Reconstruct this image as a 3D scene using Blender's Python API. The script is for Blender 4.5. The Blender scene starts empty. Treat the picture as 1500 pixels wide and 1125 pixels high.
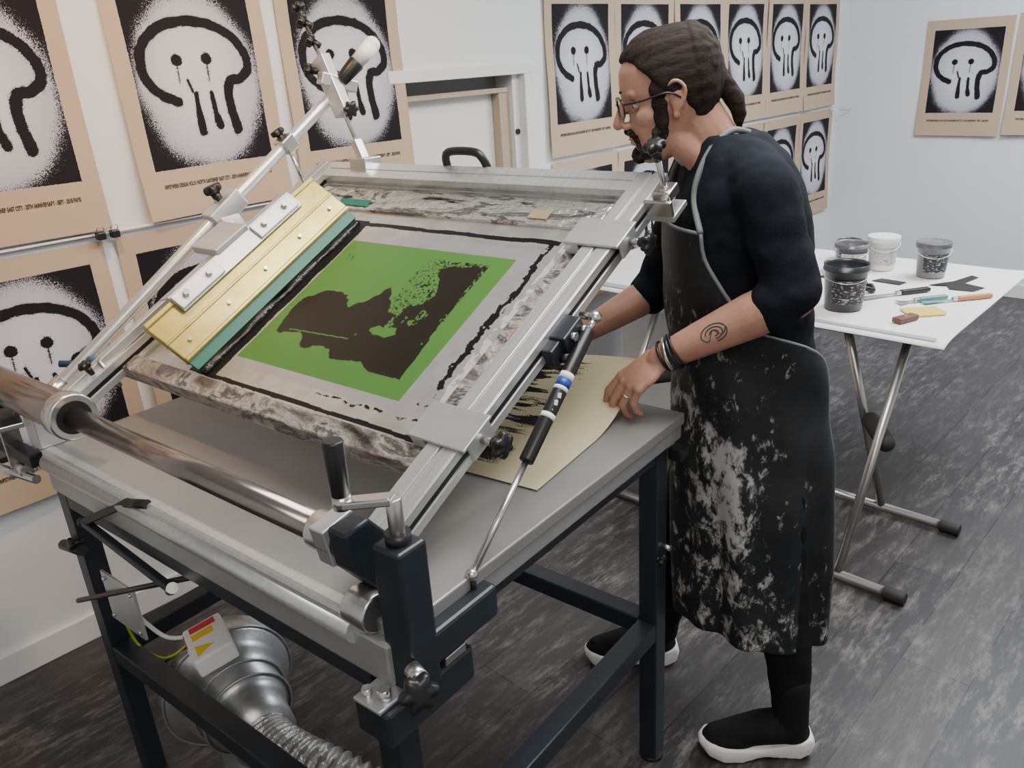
import bpy, bmesh, math, random
import numpy as np
from mathutils import Vector, Matrix, noise as mnoise
random.seed(7); np.random.seed(7)
C=bpy.context.scene.collection
R=math.radians

# ---------------------------------------------------------------- materials
def M(name,col,rough=.5,metal=0.,c2=None,nscale=6.,ramp=(.35,.65),bump=0.,bscale=60.,spec=.5,stretch=None,coat=0.):
    m=bpy.data.materials.new(name);m.use_nodes=True
    nt=m.node_tree;b=nt.nodes['Principled BSDF']
    b.inputs['Base Color'].default_value=(*col,1);b.inputs['Roughness'].default_value=rough
    b.inputs['Metallic'].default_value=metal;b.inputs['Specular IOR Level'].default_value=spec
    b.inputs['Coat Weight'].default_value=coat
    tc=nt.nodes.new('ShaderNodeTexCoord');src=tc.outputs['Object']
    if stretch:
        mp=nt.nodes.new('ShaderNodeMapping');mp.inputs['Scale'].default_value=stretch
        nt.links.new(src,mp.inputs[0]);src=mp.outputs[0]
    if c2 is not None:
        n=nt.nodes.new('ShaderNodeTexNoise');n.inputs['Scale'].default_value=nscale;n.inputs['Detail'].default_value=6
        n.inputs['Roughness'].default_value=.6
        nt.links.new(src,n.inputs['Vector'])
        r=nt.nodes.new('ShaderNodeValToRGB');r.color_ramp.elements[0].position=ramp[0];r.color_ramp.elements[1].position=ramp[1]
        r.color_ramp.elements[0].color=(*col,1);r.color_ramp.elements[1].color=(*c2,1)
        nt.links.new(n.outputs[0],r.inputs[0]);nt.links.new(r.outputs[0],b.inputs['Base Color'])
    if bump:
        n2=nt.nodes.new('ShaderNodeTexNoise');n2.inputs['Scale'].default_value=bscale;n2.inputs['Detail'].default_value=4
        nt.links.new(src,n2.inputs['Vector'])
        bp=nt.nodes.new('ShaderNodeBump');bp.inputs['Strength'].default_value=bump;bp.inputs['Distance'].default_value=.01
        nt.links.new(n2.outputs[0],bp.inputs['Height']);nt.links.new(bp.outputs[0],b.inputs['Normal'])
    return m
def ramp_multi(m,stops,scale,detail=8,dist=0.,stretch=None):
    nt=m.node_tree;b=nt.nodes['Principled BSDF']
    tc=nt.nodes.new('ShaderNodeTexCoord');src=tc.outputs['Object']
    if stretch:
        mp=nt.nodes.new('ShaderNodeMapping');mp.inputs['Scale'].default_value=stretch
        nt.links.new(src,mp.inputs[0]);src=mp.outputs[0]
    n=nt.nodes.new('ShaderNodeTexNoise');n.inputs['Scale'].default_value=scale;n.inputs['Detail'].default_value=detail
    n.inputs['Distortion'].default_value=dist;n.inputs['Roughness'].default_value=.65
    nt.links.new(src,n.inputs['Vector'])
    r=nt.nodes.new('ShaderNodeValToRGB');cr=r.color_ramp
    while len(cr.elements)<len(stops): cr.elements.new(.5)
    for e,(p,c) in zip(cr.elements,stops): e.position=p;e.color=(*c,1)
    nt.links.new(n.outputs[0],r.inputs[0]);nt.links.new(r.outputs[0],b.inputs['Base Color'])
    return m

m_alu=M('aluminium',(.60,.62,.61),.34,.75,c2=(.70,.71,.70),nscale=3,stretch=(1,30,30))
m_alu2=M('aluminium_plate',(.62,.63,.64),.36,.75,c2=(.54,.55,.56),nscale=9)
m_steel=M('steel_tube',(.34,.30,.28),.2,.95,c2=(.28,.25,.23),nscale=4)
m_chrome=M('zinc_steel',(.62,.62,.60),.25,.95)
m_anth=M('anthracite_paint',(.011,.016,.022),.38,0,c2=(.016,.023,.030),nscale=10,bump=.05,bscale=200)
m_blk=M('black_plastic',(.010,.010,.011),.38)
m_blkrub=M('black_rubber',(.015,.015,.015),.7)
m_top=M('vacuum_table_top',(.25,.245,.24),.42,.35,c2=(.30,.295,.29),nscale=3)
m_skirt=M('table_skirt_alu',(.45,.46,.45),.4,.6,c2=(.38,.39,.38),nscale=5)
m_brass=M('anodised_gold',(.42,.34,.09),.3,.75,c2=(.54,.46,.17),nscale=14)
m_teal=M('teal_blade',(.0,.12,.085),.4)
m_white=M('white_plastic',(.8,.8,.78),.4)
m_blue=M('blue_plastic',(.02,.06,.30),.4)
m_dblue=M('blue_clamp',(.02,.07,.16),.45)
m_red=M('red_paint',(.6,.03,.02),.5)
m_yel=M('yellow_sticker',(.75,.55,.02),.5)
m_yg=M('yellow_green_wire',(.35,.5,.03),.5)
m_galv=M('galvanised',(.40,.41,.41),.35,.8,c2=(.50,.51,.51),nscale=12,bump=.1,bscale=30)
m_foil=M('foil_duct',(.5,.5,.49),.35,.75,c2=(.32,.31,.30),nscale=20,bump=.5,bscale=60)
m_ink=M('wet_black_ink',(.008,.008,.009),.25,bump=.5,bscale=70)
m_stain=M('stained_frame',(.3,.3,.3),.42,.35,bump=.9,bscale=45)
ramp_multi(m_stain,[(.34,(.02,.02,.02)),(.43,(.20,.17,.15)),(.50,(.42,.39,.36)),(.56,(.05,.045,.045)),(.66,(.60,.57,.55))],13,10,1.0,(1,.4,1))
m_stain2=M('crinkled_foil_tape',(.3,.3,.3),.25,.85,bump=1.0,bscale=38)
ramp_multi(m_stain2,[(.36,(.02,.02,.02)),(.42,(.60,.58,.55)),(.53,(.80,.78,.75)),(.58,(.12,.12,.12)),(.64,(.62,.58,.50))],7,10,1.2,(2.2,.5,1))

# ---------------------------------------------------------------- builder
class B:
    def __init__(s): s.bm=bmesh.new();s.mats=[]
    def mi(s,m):
        if m not in s.mats:s.mats.append(m)
        return s.mats.index(m)
    def _add(s,tmp,mat,smooth=False,mtx=None):
        i=s.mi(mat)
        for f in tmp.faces: f.material_index=i;f.smooth=smooth
        if mtx is not None: tmp.transform(mtx)
        me=bpy.data.meshes.new('t');tmp.to_mesh(me);tmp.free();s.bm.from_mesh(me);bpy.data.meshes.remove(me)
    def box(s,lo,hi,mat,bev=.002,mtx=None):
        t=bmesh.new();bmesh.ops.create_cube(t,size=1)
        lo=Vector(lo);hi=Vector(hi);c=(lo+hi)/2;d=hi-lo
        for v in t.verts: v.co=Vector((v.co.x*d.x,v.co.y*d.y,v.co.z*d.z))+c
        if bev: bmesh.ops.bevel(t,geom=t.edges[:],offset=min(bev,min(map(abs,d))*.3),segments=2,profile=.5,affect='EDGES')
        s._add(t,mat,False,mtx)
    def beam(s,p0,p1,w,h,mat,bev=.002,up=(0,0,1)):
        p0=Vector(p0);p1=Vector(p1);x=(p1-p0);L=x.length;x.normalize();up=Vector(up)
        y=up.cross(x)
        if y.length<1e-4: y=Vector((0,1,0)).cross(x)
        y.normalize();z=x.cross(y)
        m=Matrix((x,y,z)).transposed().to_4x4();m.translation=p0
        s.box((0,-w/2,-h/2),(L,w/2,h/2),mat,bev,m)
    def cyl(s,p0,p1,r0,r1=None,mat=None,seg=28,bev=0,cap=True):
        if r1 is None:r1=r0
        p0=Vector(p0);p1=Vector(p1);d=p1-p0
        t=bmesh.new();bmesh.ops.create_cone(t,cap_ends=cap,cap_tris=False,segments=seg,radius1=r0,radius2=r1,depth=d.length)
        if bev:
            es=[e for e in t.edges if any(len(f.verts)>4 for f in e.link_faces)]
            bmesh.ops.bevel(t,geom=es,offset=bev,segments=2,profile=.5,affect='EDGES')
        i=s.mi(mat)
        for f in t.faces: f.smooth=len(f.verts)<=4
        m=d.to_track_quat('Z','Y').to_matrix().to_4x4();m.translation=(p0+p1)/2
        t.transform(m)
        for f in t.faces:f.material_index=i
        me=bpy.data.meshes.new('t');t.to_mesh(me);t.free();s.bm.from_mesh(me);bpy.data.meshes.remove(me)
    def sph(s,c,r,mat,rot=None,seg=24):
        t=bmesh.new();bmesh.ops.create_uvsphere(t,u_segments=seg,v_segments=seg//2,radius=1)
        if not hasattr(r,'__len__'): r=(r,r,r)
        m=Matrix.Translation(c)@(rot.to_4x4() if rot else Matrix.Identity(4))@Matrix.Diagonal((*r,1))
        s._add(t,mat,True,m)
    def cap(s,p0,p1,r0,r1=None,mat=None,seg=20):
        if r1 is None:r1=r0
        s.cyl(p0,p1,r0,r1,mat,seg);s.sph(p0,r0,mat,seg=seg);s.sph(p1,r1,mat,seg=seg)
    def chain(s,pts,rs,mat,seg=20):
        for i in range(len(pts)-1): s.cap(pts[i],pts[i+1],rs[i],rs[i+1],mat,seg)
    def tube(s,pts,r,mat,seg=12,n=6,closed=False):
        P=[Vector(p) for p in pts];Q=[]
        k=len(P)
        rng=range(k if closed else k-1)
        for i in rng:
            a=P[(i-1)%k] if (closed or i>0) else P[i];b=P[i];c=P[(i+1)%k];d=P[(i+2)%k] if (closed or i+2<k) else c
            for j in range(n):
                t=j/n
                Q.append(.5*((2*b)+(-a+c)*t+(2*a-5*b+4*c-d)*t*t+(-a+3*b-3*c+d)*t**3))
        if not closed:Q.append(P[-1])
        rr=r if callable(r) else (lambda t:r)
        t=bmesh.new();rings=[];nrm=None
        for i,q in enumerate(Q):
            tg=(Q[(i+1)%len(Q)]-Q[i-1]) if closed else (Q[min(i+1,len(Q)-1)]-Q[max(i-1,0)])
            tg.normalize()
            if nrm is None:
                nrm=tg.orthogonal().normalized()
            nrm=(nrm-tg*nrm.dot(tg)).normalized();bi=tg.cross(nrm)
            rad=rr(i/max(1,len(Q)-1))
            rings.append([t.verts.new(q+nrm*rad*math.cos(2*math.pi*j/seg)+bi*rad*math.sin(2*math.pi*j/seg)) for j in range(seg)])
        m=len(rings)
        for i in range(m if closed else m-1):
            A=rings[i];Bq=rings[(i+1)%m]
            for j in range(seg): t.faces.new((A[j],A[(j+1)%seg],Bq[(j+1)%seg],Bq[j]))
        if not closed:
            t.faces.new(rings[0][::-1]);t.faces.new(rings[-1])
        s._add(t,mat,True)
    def loft(s,rings,mat,caps=True,smooth=True):
        t=bmesh.new();RR=[[t.verts.new(p) for p in r] for r in rings]
        n=len(RR[0])
        for a,b in zip(RR[:-1],RR[1:]):
            for j in range(n): t.faces.new((a[j],a[(j+1)%n],b[(j+1)%n],b[j]))
        if caps: t.faces.new(RR[0][::-1]);t.faces.new(RR[-1])
        s._add(t,mat,smooth)
    def prism(s,poly,z0,z1,mat,mtx=None,bev=0):
        t=bmesh.new();a=[t.verts.new((x,y,z0)) for x,y in poly];b=[t.verts.new((x,y,z1)) for x,y in poly]
        n=len(poly);t.faces.new(a[::-1]);t.faces.new(b)
        for i in range(n): t.faces.new((a[i],a[(i+1)%n],b[(i+1)%n],b[i]))
        if bev: bmesh.ops.bevel(t,geom=t.edges[:],offset=bev,segments=2,profile=.5,affect='EDGES')
        s._add(t,mat,False,mtx)
    def knob(s,c,ax,r=.022,h=.018,mat=None,stem=.02):
        ax=Vector(ax).normalized();mat=mat or m_blk
        q=ax.to_track_quat('Z','Y').to_matrix().to_4x4();q.translation=Vector(c)
        n=48;poly=[(r*(.86+.14*math.cos(6*2*math.pi*i/n))*math.cos(2*math.pi*i/n),r*(.86+.14*math.cos(6*2*math.pi*i/n))*math.sin(2*math.pi*i/n)) for i in range(n)]
        rings=[]
        for z,k in ((0,.55),(h*.15,.9),(h*.35,1),(h*.75,1),(h*.95,.85),(h,.45)):
            rings.append([q@Vector((x*k,y*k,z)) for x,y in poly])
        s.loft(rings,mat)
        s.cyl(Vector(c)-ax*stem,Vector(c)+ax*.001,r*.38,r*.5,mat,16)
    def done(s,name,parent=None,mtx=None):
        bmesh.ops.recalc_face_normals(s.bm,faces=s.bm.faces[:])
        me=bpy.data.meshes.new(name);s.bm.to_mesh(me);s.bm.free()
        for m in s.mats: me.materials.append(m)
        o=bpy.data.objects.new(name,me);C.objects.link(o)
        if mtx is not None:o.matrix_world=mtx
        if parent:o.parent=parent
        return o
def empty(name,mtx=None,parent=None):
    e=bpy.data.objects.new(name,None);C.objects.link(e);e.empty_display_size=.1
    if parent:e.parent=parent
    if mtx is not None:e.matrix_local=mtx
    return e
def fuse(b,name,parent,voxel,smooth,mats,it=1,disp=None,dec=None):
    bmesh.ops.recalc_face_normals(b.bm,faces=b.bm.faces[:])
    me=bpy.data.meshes.new('tmp');b.bm.to_mesh(me);b.bm.free()
    o=bpy.data.objects.new('tmp',me);C.objects.link(o)
    r=o.modifiers.new('r','REMESH');r.mode='VOXEL';r.voxel_size=voxel
    if smooth:
        sm=o.modifiers.new('s','SMOOTH');sm.factor=.6;sm.iterations=smooth
    dg=bpy.context.evaluated_depsgraph_get();ev=o.evaluated_get(dg)
    nm=bpy.data.meshes.new_from_object(ev)
    bpy.data.objects.remove(o)
    nm.name=name;nm.materials.clear()
    for m in (mats if isinstance(mats,(list,tuple)) else [mats]): nm.materials.append(m)
    if disp:
        nn=[v.normal.copy() for v in nm.vertices]
        for v,n in zip(nm.vertices,nn): v.co+=n*disp(v.co)
    for p in nm.polygons:p.use_smooth=True;p.material_index=0
    o=bpy.data.objects.new(name,nm);C.objects.link(o);o.parent=parent
    return o

# ---------------------------------------------------------------- numpy noise
def vnoise(x,y,seed=0):
    def h(i,j):
        n=(i*374761393+j*668265263+seed*1442695041)&0xffffffff
        n=((n^(n>>13))*1274126177)&0xffffffff
        return ((n^(n>>16))&0xffff)/65535.
    xi=np.floor(x).astype(np.int64);yi=np.floor(y).astype(np.int64);fx=x-xi;fy=y-yi
    fx=fx*fx*(3-2*fx);fy=fy*fy*(3-2*fy)
    return (h(xi,yi)*(1-fx)+h(xi+1,yi)*fx)*(1-fy)+(h(xi,yi+1)*(1-fx)+h(xi+1,yi+1)*fx)*fy
def fbm(x,y,o=4,seed=0):
    s=0;a=.5;t=0
    for k in range(o): s=s+a*vnoise(x*2**k,y*2**k,seed+k);t+=a;a*=.5
    return s/t
def sstep(a,b,x):
    t=np.clip((x-a)/(b-a),0,1);return t*t*(3-2*t)
def segd(x,y,pts,w0,w1=None):
    best=np.full(x.shape,9.);n=len(pts)-1
    for i in range(n):
        (ax,ay),(bx,by)=pts[i],pts[i+1];dx,dy=bx-ax,by-ay
        t=np.clip(((x-ax)*dx+(y-ay)*dy)/(dx*dx+dy*dy+1e-12),0,1)
        w=w0 if w1 is None else w0+(w1-w0)*((i+t)/n)
        best=np.minimum(best,np.hypot(x-ax-t*dx,y-ay-t*dy)-w)
    return best
def catmull(P,n=8):
    out=[]
    for i in range(len(P)-1):
        a=P[max(i-1,0)];b=P[i];c=P[i+1];d=P[min(i+2,len(P)-1)]
        for j in range(n):
            t=j/n;out.append(tuple(.5*(2*b[k]+(c[k]-a[k])*t+(2*a[k]-5*b[k]+4*c[k]-d[k])*t*t+(3*b[k]-a[k]-3*c[k]+d[k])*t**3) for k in (0,1)))
    out.append(P[-1]);return out
def grid_mesh(name,nx,ny,posf,colors,mats):
    u,v=np.meshgrid(np.linspace(0,1,nx),np.linspace(0,1,ny));u=u.ravel();v=v.ravel()
    co=posf(u,v);col=colors(u,v)
    me=bpy.data.meshes.new(name)
    i=np.arange(nx-1);j=np.arange(ny-1);I,J=np.meshgrid(i,j);a=(J*nx+I).ravel()
    f=np.stack([a,a+1,a+nx+1,a+nx],1)
    me.vertices.add(len(u));me.vertices.foreach_set('co',co.astype(np.float32).ravel())
    me.loops.add(f.size);me.loops.foreach_set('vertex_index',f.ravel().astype(np.int32))
    me.polygons.add(len(f));me.polygons.foreach_set('loop_start',(np.arange(len(f))*4).astype(np.int32))
    me.polygons.foreach_set('loop_total',np.full(len(f),4,np.int32))
    me.update();me.validate()
    at=me.color_attributes.new('ink','FLOAT_COLOR','POINT');at.data.foreach_set('color',col.astype(np.float32).ravel())
    me.polygons.foreach_set('use_smooth',np.ones(len(f),bool))
    for m in mats: me.materials.append(m)
    return me

# ---------------------------------------------------------------- poster artwork
def poster_ink(u,v):
    x=u*.5;y=v*.7
    P=lambda L:[(a*.5,b*.7) for a,b in L]
    pr=(u>.1)&(u<.9)&(v>.2)&(v<.915)
    e=np.hypot((u-.5)/.43,(v-.545)/.395)
    bg=sstep(.68,1.12,e+.12*(fbm(u*5,v*7,3,5)-.5))
    out=catmull(P([(.335,.475),(.245,.505),(.165,.575),(.165,.675),(.26,.755),(.41,.79),(.58,.785),(.73,.74),(.82,.66),(.83,.59),(.765,.55),(.70,.545),(.672,.50),(.675,.42),(.69,.36),(.695,.335)]))
    wob=.006*(fbm(x*45,y*45,2,9)-.5)
    d=segd(x,y,out,.0140)+wob
    d=np.minimum(d,segd(x,y,P([(.46,.50),(.455,.43),(.46,.345)]),.006,.0125)+wob)
    d=np.minimum(d,segd(x,y,P([(.56,.50),(.565,.42),(.58,.36)]),.006,.013)+wob)
    d=np.minimum(d,segd(x,y,P([(.42,.56),(.44,.51)]),.003)+wob)
    for cx,cy in ((.375,.64),(.565,.64)):
        d=np.minimum(d,np.hypot(x-cx*.5,y-cy*.7)-.0165)
        d=np.minimum(d,segd(x,y,P([(cx,cy),(cx-.005,cy-.09)]),.0012))
    k=1-sstep(-.003,.0045,d)
    halo=.42*np.exp(-np.clip(d,0,1)/.010)
    ink=np.clip(np.maximum(np.maximum(bg,k),halo),0,1)*pr
    shade=pr*np.clip(.15+.85*sstep(.25,1.0,e),0,1)
    return np.stack([ink,pr.astype(float),shade,np.ones_like(u)],1)
def poster_mat(name,paper,ground,g2):
    m=bpy.data.materials.new(name);m.use_nodes=True;nt=m.node_tree;b=nt.nodes['Principled BSDF'];b.inputs['Roughness'].default_value=.75
    b.inputs['Specular IOR Level'].default_value=.2
    a=nt.nodes.new('ShaderNodeVertexColor');a.layer_name='ink';sp=nt.nodes.new('ShaderNodeSeparateColor');nt.links.new(a.outputs[0],sp.inputs[0])
    tc=nt.nodes.new('ShaderNodeTexCoord');n=nt.nodes.new('ShaderNodeTexNoise');n.inputs['Scale'].default_value=420;n.inputs['Detail'].default_value=3
    nt.links.new(tc.outputs['Object'],n.inputs[0])
    mr=nt.nodes.new('ShaderNodeMapRange');mr.inputs[1].default_value=.28;mr.inputs[2].default_value=.72;mr.inputs[3].default_value=-.40;mr.inputs[4].default_value=.40
    nt.links.new(n.outputs[0],mr.inputs[0])
    ad=nt.nodes.new('ShaderNodeMath');ad.operation='ADD';nt.links.new(mr.outputs[0],ad.inputs[0]);nt.links.new(sp.outputs[0],ad.inputs[1])
    r=nt.nodes.new('ShaderNodeMapRange');r.inputs[1].default_value=.40;r.inputs[2].default_value=.56;nt.links.new(ad.outputs[0],r.inputs[0])
    m0=nt.nodes.new('ShaderNodeMix');m0.data_type='RGBA';m0.inputs[6].default_value=(*ground,1);m0.inputs[7].default_value=(*g2,1);nt.links.new(sp.outputs[2],m0.inputs[0])
    m1=nt.nodes.new('ShaderNodeMix');m1.data_type='RGBA';m1.inputs[6].default_value=(*paper,1);nt.links.new(m0.outputs[2],m1.inputs[7])
    nt.links.new(sp.outputs[1],m1.inputs[0])
    m2=nt.nodes.new('ShaderNodeMix');m2.data_type='RGBA';nt.links.new(m1.outputs[2],m2.inputs[6]);m2.inputs[7].default_value=(.010,.008,.010,1)
    nt.links.new(r.outputs[0],m2.inputs[0]);nt.links.new(m2.outputs[2],b.inputs['Base Color'])
    return m
m_post=poster_mat('poster_print',(.46,.35,.245),(.62,.61,.66),(.40,.40,.45))
m_post2=poster_mat('fresh_print',(.62,.56,.37),(.62,.56,.37),(.60,.54,.36))
m_type=M('caption_ink',(.02,.017,.017),.7)
cu=bpy.data.curves.new('cap','FONT');cu.body='INBETWEEN DESIGN VOL.01 NORTH GARDENER EAST CITY - 20TH ANNIVERSARY - SEPT - 2018 PARIS';cu.size=.0165;cu.offset=.0006
to=bpy.data.objects.new('cap',cu);C.objects.link(to)
tme=bpy.data.meshes.new_from_object(to.evaluated_get(bpy.context.evaluated_depsgraph_get()));bpy.data.objects.remove(to)
tco=np.array([v.co[:] for v in tme.vertices]);tx=tco[:,0];tx=(tx-tx.min())/(tx.max()-tx.min());tyv=tco[:,1]
def poster_mesh(seed):
    rs=np.random.RandomState(seed);a,bb,c=rs.uniform(.006,.026),rs.uniform(-.012,.012),rs.uniform(.003,.009)
    def pos(u,v):
        out=.006+a*(1-v)**3+c*np.sin(v*4.2+seed)**2+np.clip(bb*(u-.5)*2*(1-v)**2,0,1)
        return np.stack([u*.5,-out,v*.7],1)
    me=grid_mesh('poster_sheet',190,266,pos,poster_ink,[m_post,m_type])
    bm=bmesh.new();bm.from_mesh(me)
    pp=pos(.13+.74*tx,(.088+tyv)/.7);pp[:,1]-=.0012
    vs=[bm.verts.new(p) for p in pp]
    for p in tme.polygons:
        try: f=bm.faces.new([vs[i] for i in p.vertices]);f.material_index=1
        except ValueError: pass
    bm.to_mesh(me);bm.free();return me
pm=[poster_mesh(i) for i in range(3)]
def poster(X,z,k,wall='A',rot=0.,Yc=0,off=0.):
    e=bpy.data.objects.new('skull_poster',pm[k%3]);C.objects.link(e)
    if wall=='A': e.matrix_world=Matrix.Translation((X,2.52-off,z))@Matrix.Rotation(rot,4,'Y')
    else: e.matrix_world=Matrix.Translation((5.95-off,X+.5,z))@Matrix.Rotation(R(-90),4,'Z')@Matrix.Rotation(rot,4,'Y')
    return e
for i,(x,z) in enumerate([(-.115,1.262),(.385,1.268),(1.0,1.262),(1.545,1.26)]): poster(x,z,i,rot=R([0,.3,-.4,.2][i]))
for i,x in enumerate([-.17,.35,.893,1.42]): poster(x,.535,i+1,rot=R([0,.3,-.3,.2][i]))
for i in range(6):
    poster(2.85+i*.503,1.225,i,rot=R(random.uniform(-.3,.3)),off=.0 if i%2 else .004)
    poster(2.87+i*.503,.50,i+2,rot=R(random.uniform(-.3,.3)))
poster(1.46,1.02,1,'C');poster(.94,1.03,2,'C');poster(.42,1.02,0,'C')
b=B()
for x in (.845,.885,1.45):
    b.box((x-.012,2.475,1.240),(x+.012,2.50,1.262),m_blk,.003)
    b.tube([(x-.008,2.485,1.262),(x-.010,2.48,1.272),(x,2.478,1.280),(x+.010,2.48,1.272),(x+.008,2.485,1.262)],.0012,m_chrome,8)
b.box((.35,2.50,1.252),(2.0,2.512,1.258),m_white,.001)
b.done('binder_clips')

# ---------------------------------------------------------------- room
m_wall=M('white_wall_paint',(.68,.69,.70),.7,c2=(.72,.73,.735),nscale=1.2,bump=.04,bscale=120)
m_wallC=M('cool_white_wall_paint',(.68,.71,.75),.7,c2=(.72,.745,.78),nscale=1.,bump=.04,bscale=120)
m_ceil=M('ceiling_paint',(.75,.75,.74),.8,c2=(.78,.78,.77),nscale=1)
m_trim=M('trim_paint',(.70,.70,.69),.5)
m_jamb=M('raw_wood_jamb',(.42,.34,.25),.6,c2=(.36,.29,.21),nscale=5,stretch=(8,8,1))
m_door=M('white_door_paint',(.72,.71,.69),.5)
mf=bpy.data.materials.new('dark_worn_planks');mf.use_nodes=True;nt=mf.node_tree;bs=nt.nodes['Principled BSDF']
tc=nt.nodes.new('ShaderNodeTexCoord')
br=nt.nodes.new('ShaderNodeTexBrick');br.inputs['Scale'].default_value=1;br.inputs['Brick Width'].default_value=1.25;br.inputs['Row Height'].default_value=.18
br.inputs['Mortar Size'].default_value=.002;br.inputs['Color1'].default_value=(.018,.016,.017,1);br.inputs['Color2'].default_value=(.042,.038,.038,1);br.inputs['Mortar'].default_value=(.003,.003,.003,1)
br.offset=.37
nt.links.new(tc.outputs['Object'],br.inputs['Vector'])
mp=nt.nodes.new('ShaderNodeMapping');mp.inputs['Scale'].default_value=(1.6,6,1);nt.links.new(tc.outputs['Object'],mp.inputs[0])
n1=nt.nodes.new('ShaderNodeTexNoise');n1.inputs['Scale'].default_value=4.2;n1.inputs['Detail'].default_value=12;n1.inputs['Roughness'].default_value=.78
nt.links.new(mp.outputs[0],n1.inputs[0])
r1=nt.nodes.new('ShaderNodeValToRGB');r1.color_ramp.elements[0].position=.48;r1.color_ramp.elements[1].position=.66
r1.color_ramp.elements[0].color=(0,0,0,1);r1.color_ramp.elements[1].color=(1,1,1,1);nt.links.new(n1.outputs[0],r1.inputs[0])
n3=nt.nodes.new('ShaderNodeTexNoise');n3.inputs['Scale'].default_value=2.6;n3.inputs['Detail'].default_value=8;n3.inputs['Roughness'].default_value=.72;nt.links.new(tc.outputs['Object'],n3.inputs[0])
r3=nt.nodes.new('ShaderNodeValToRGB');r3.color_ramp.elements[0].position=.45;r3.color_ramp.elements[1].position=.62;nt.links.new(n3.outputs[0],r3.inputs[0])
mm=nt.nodes.new('ShaderNodeMath');mm.operation='MULTIPLY';nt.links.new(r1.outputs[0],mm.inputs[0]);nt.links.new(r3.outputs[0],mm.inputs[1])
mm1=nt.nodes.new('ShaderNodeMath');mm1.operation='MULTIPLY';mm1.inputs[1].default_value=.22;nt.links.new(r1.outputs[0],mm1.inputs[0])
mm2=nt.nodes.new('ShaderNodeMath');mm2.operation='MULTIPLY_ADD';mm2.inputs[1].default_value=.75;nt.links.new(mm.outputs[0],mm2.inputs[0]);nt.links.new(mm1.outputs[0],mm2.inputs[2])
mx=nt.nodes.new('ShaderNodeMix');mx.data_type='RGBA';nt.links.new(mm2.outputs[0],mx.inputs[0]);nt.links.new(br.outputs[0],mx.inputs[6]);mx.inputs[7].default_value=(.22,.205,.20,1)
nt.links.new(mx.outputs[2],bs.inputs['Base Color']);bs.inputs['Roughness'].default_value=.42
bp=nt.nodes.new('ShaderNodeBump');bp.inputs['Strength'].default_value=.25;bp.inputs['Distance'].default_value=.004;nt.links.new(n1.outputs[0],bp.inputs['Height']);nt.links.new(bp.outputs[0],bs.inputs['Normal'])

X0,X1,Y0,Y1,ZC=-1.6,5.95,-1.9,2.52,2.75
b=B();b.box((X0,Y0,-.05),(X1,Y1+.4,0),mf,0);b.done('floor')
b=B();b.box((X0,Y0,ZC),(X1,Y1+.4,ZC+.05),m_ceil,0);b.done('ceiling')
dx0,dx1,dz=2.02,2.70,1.595
b=B()
b.box((X0,Y1,0),(dx0,Y1+.15,ZC),m_wall,0);b.box((dx1,Y1,0),(X1,Y1+.15,ZC),m_wall,0);b.box((dx0,Y1,dz),(dx1,Y1+.15,ZC),m_wall,0)
b.done('wall_left')
b=B();b.box((X1,Y0,0),(X1+.1,Y1+.4,ZC),m_wallC,0);b.done('wall_right')
b=B();b.box((X0-.1,Y0,0),(X0,Y1+.4,ZC),m_wall,0);b.done('wall_rear')
b=B();b.box((X0,Y0-.1,0),(X1,Y0,ZC),m_wall,0);b.done('wall_front')
b=B()
b.box((dx0,Y1+.09,0),(2.60,Y1+.13,1.525),m_door,.003)
b.box((dx0,Y1+.12,1.52),(dx1,Y1+.2,dz),M('painted_lintel_shade',(.25,.25,.26),.8),0)  # solid grey strip: shadow under the lintel painted in as colour
b.box((2.60,Y1+.045,0),(2.660,Y1+.15,1.545),m_jamb,.003)
b.box((2.66,Y1+.02,0),(2.70,Y1+.15,dz),m_trim,.002)
b.box((dx0,Y1+.04,1.525),(2.655,Y1+.15,1.545),m_jamb,.002)
b.cyl((2.675,Y1+.02,1.36),(2.675,Y1+.012,1.36),.012,mat=m_blk)
b.done('door_1')
b=B();b.box((dx0-.05,Y1-.018,dz),(dx1+.055,Y1,dz+.045),m_trim,.003);b.box((dx1,Y1-.018,0),(dx1+.055,Y1,dz),m_trim,.003);b.done('trim_1')
b=B();b.box((X0,Y1-.018,0),(dx0-.02,Y1,.09),m_trim,.003);b.box((dx1+.055,Y1-.018,0),(X1,Y1,.09),m_trim,.003);b.done('baseboard_left')
b=B();b.box((X1-.018,Y0,0),(X1,Y1-.018,.09),m_trim,.003);b.done('baseboard_right')
b=B()
b.tube([(5.80,2.50,1.20),(5.84,2.44,1.19),(5.93,2.40,1.19)],.003,m_chrome,8);b.done('wall_hook')

# ---------------------------------------------------------------- PRESS  (a,b,z local axes)
MP=Matrix.Rotation(R(5.5),4,'Z')
MT=Matrix.Translation((.665,0,1.027))@Matrix.Rotation(R(-26),4,'Y')
press=empty('screen_printing_press',MP)
tilt=empty('tilting_frame_pivot',MT,press)
b=B()
b.box((.588,.715,.905),(1.441,1.815,.93),m_top,.003)
b.box((.592,.72,.872),(1.437,1.81,.906),m_skirt,.003)
b.box((.575,.73,.83),(.60,1.81,.905),m_skirt,.006)
b.box((.570,.77,.905),(.60,1.80,.935),m_alu,.008)
b.done('vacuum_table',press)
b=B()
t=.046
for (a,bb) in ((.60,1.775),(1.375,.755),(1.375,1.775)):
    b.box((a-t/2,bb-t/2,.0),(a+t/2,bb+t/2,.872),m_anth,.003)
    b.cyl((a,bb,0),(a,bb,.012),.03,mat=m_blk)
b.box((.572,.735,0),(.618,.781,.77),m_anth,.003)
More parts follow.
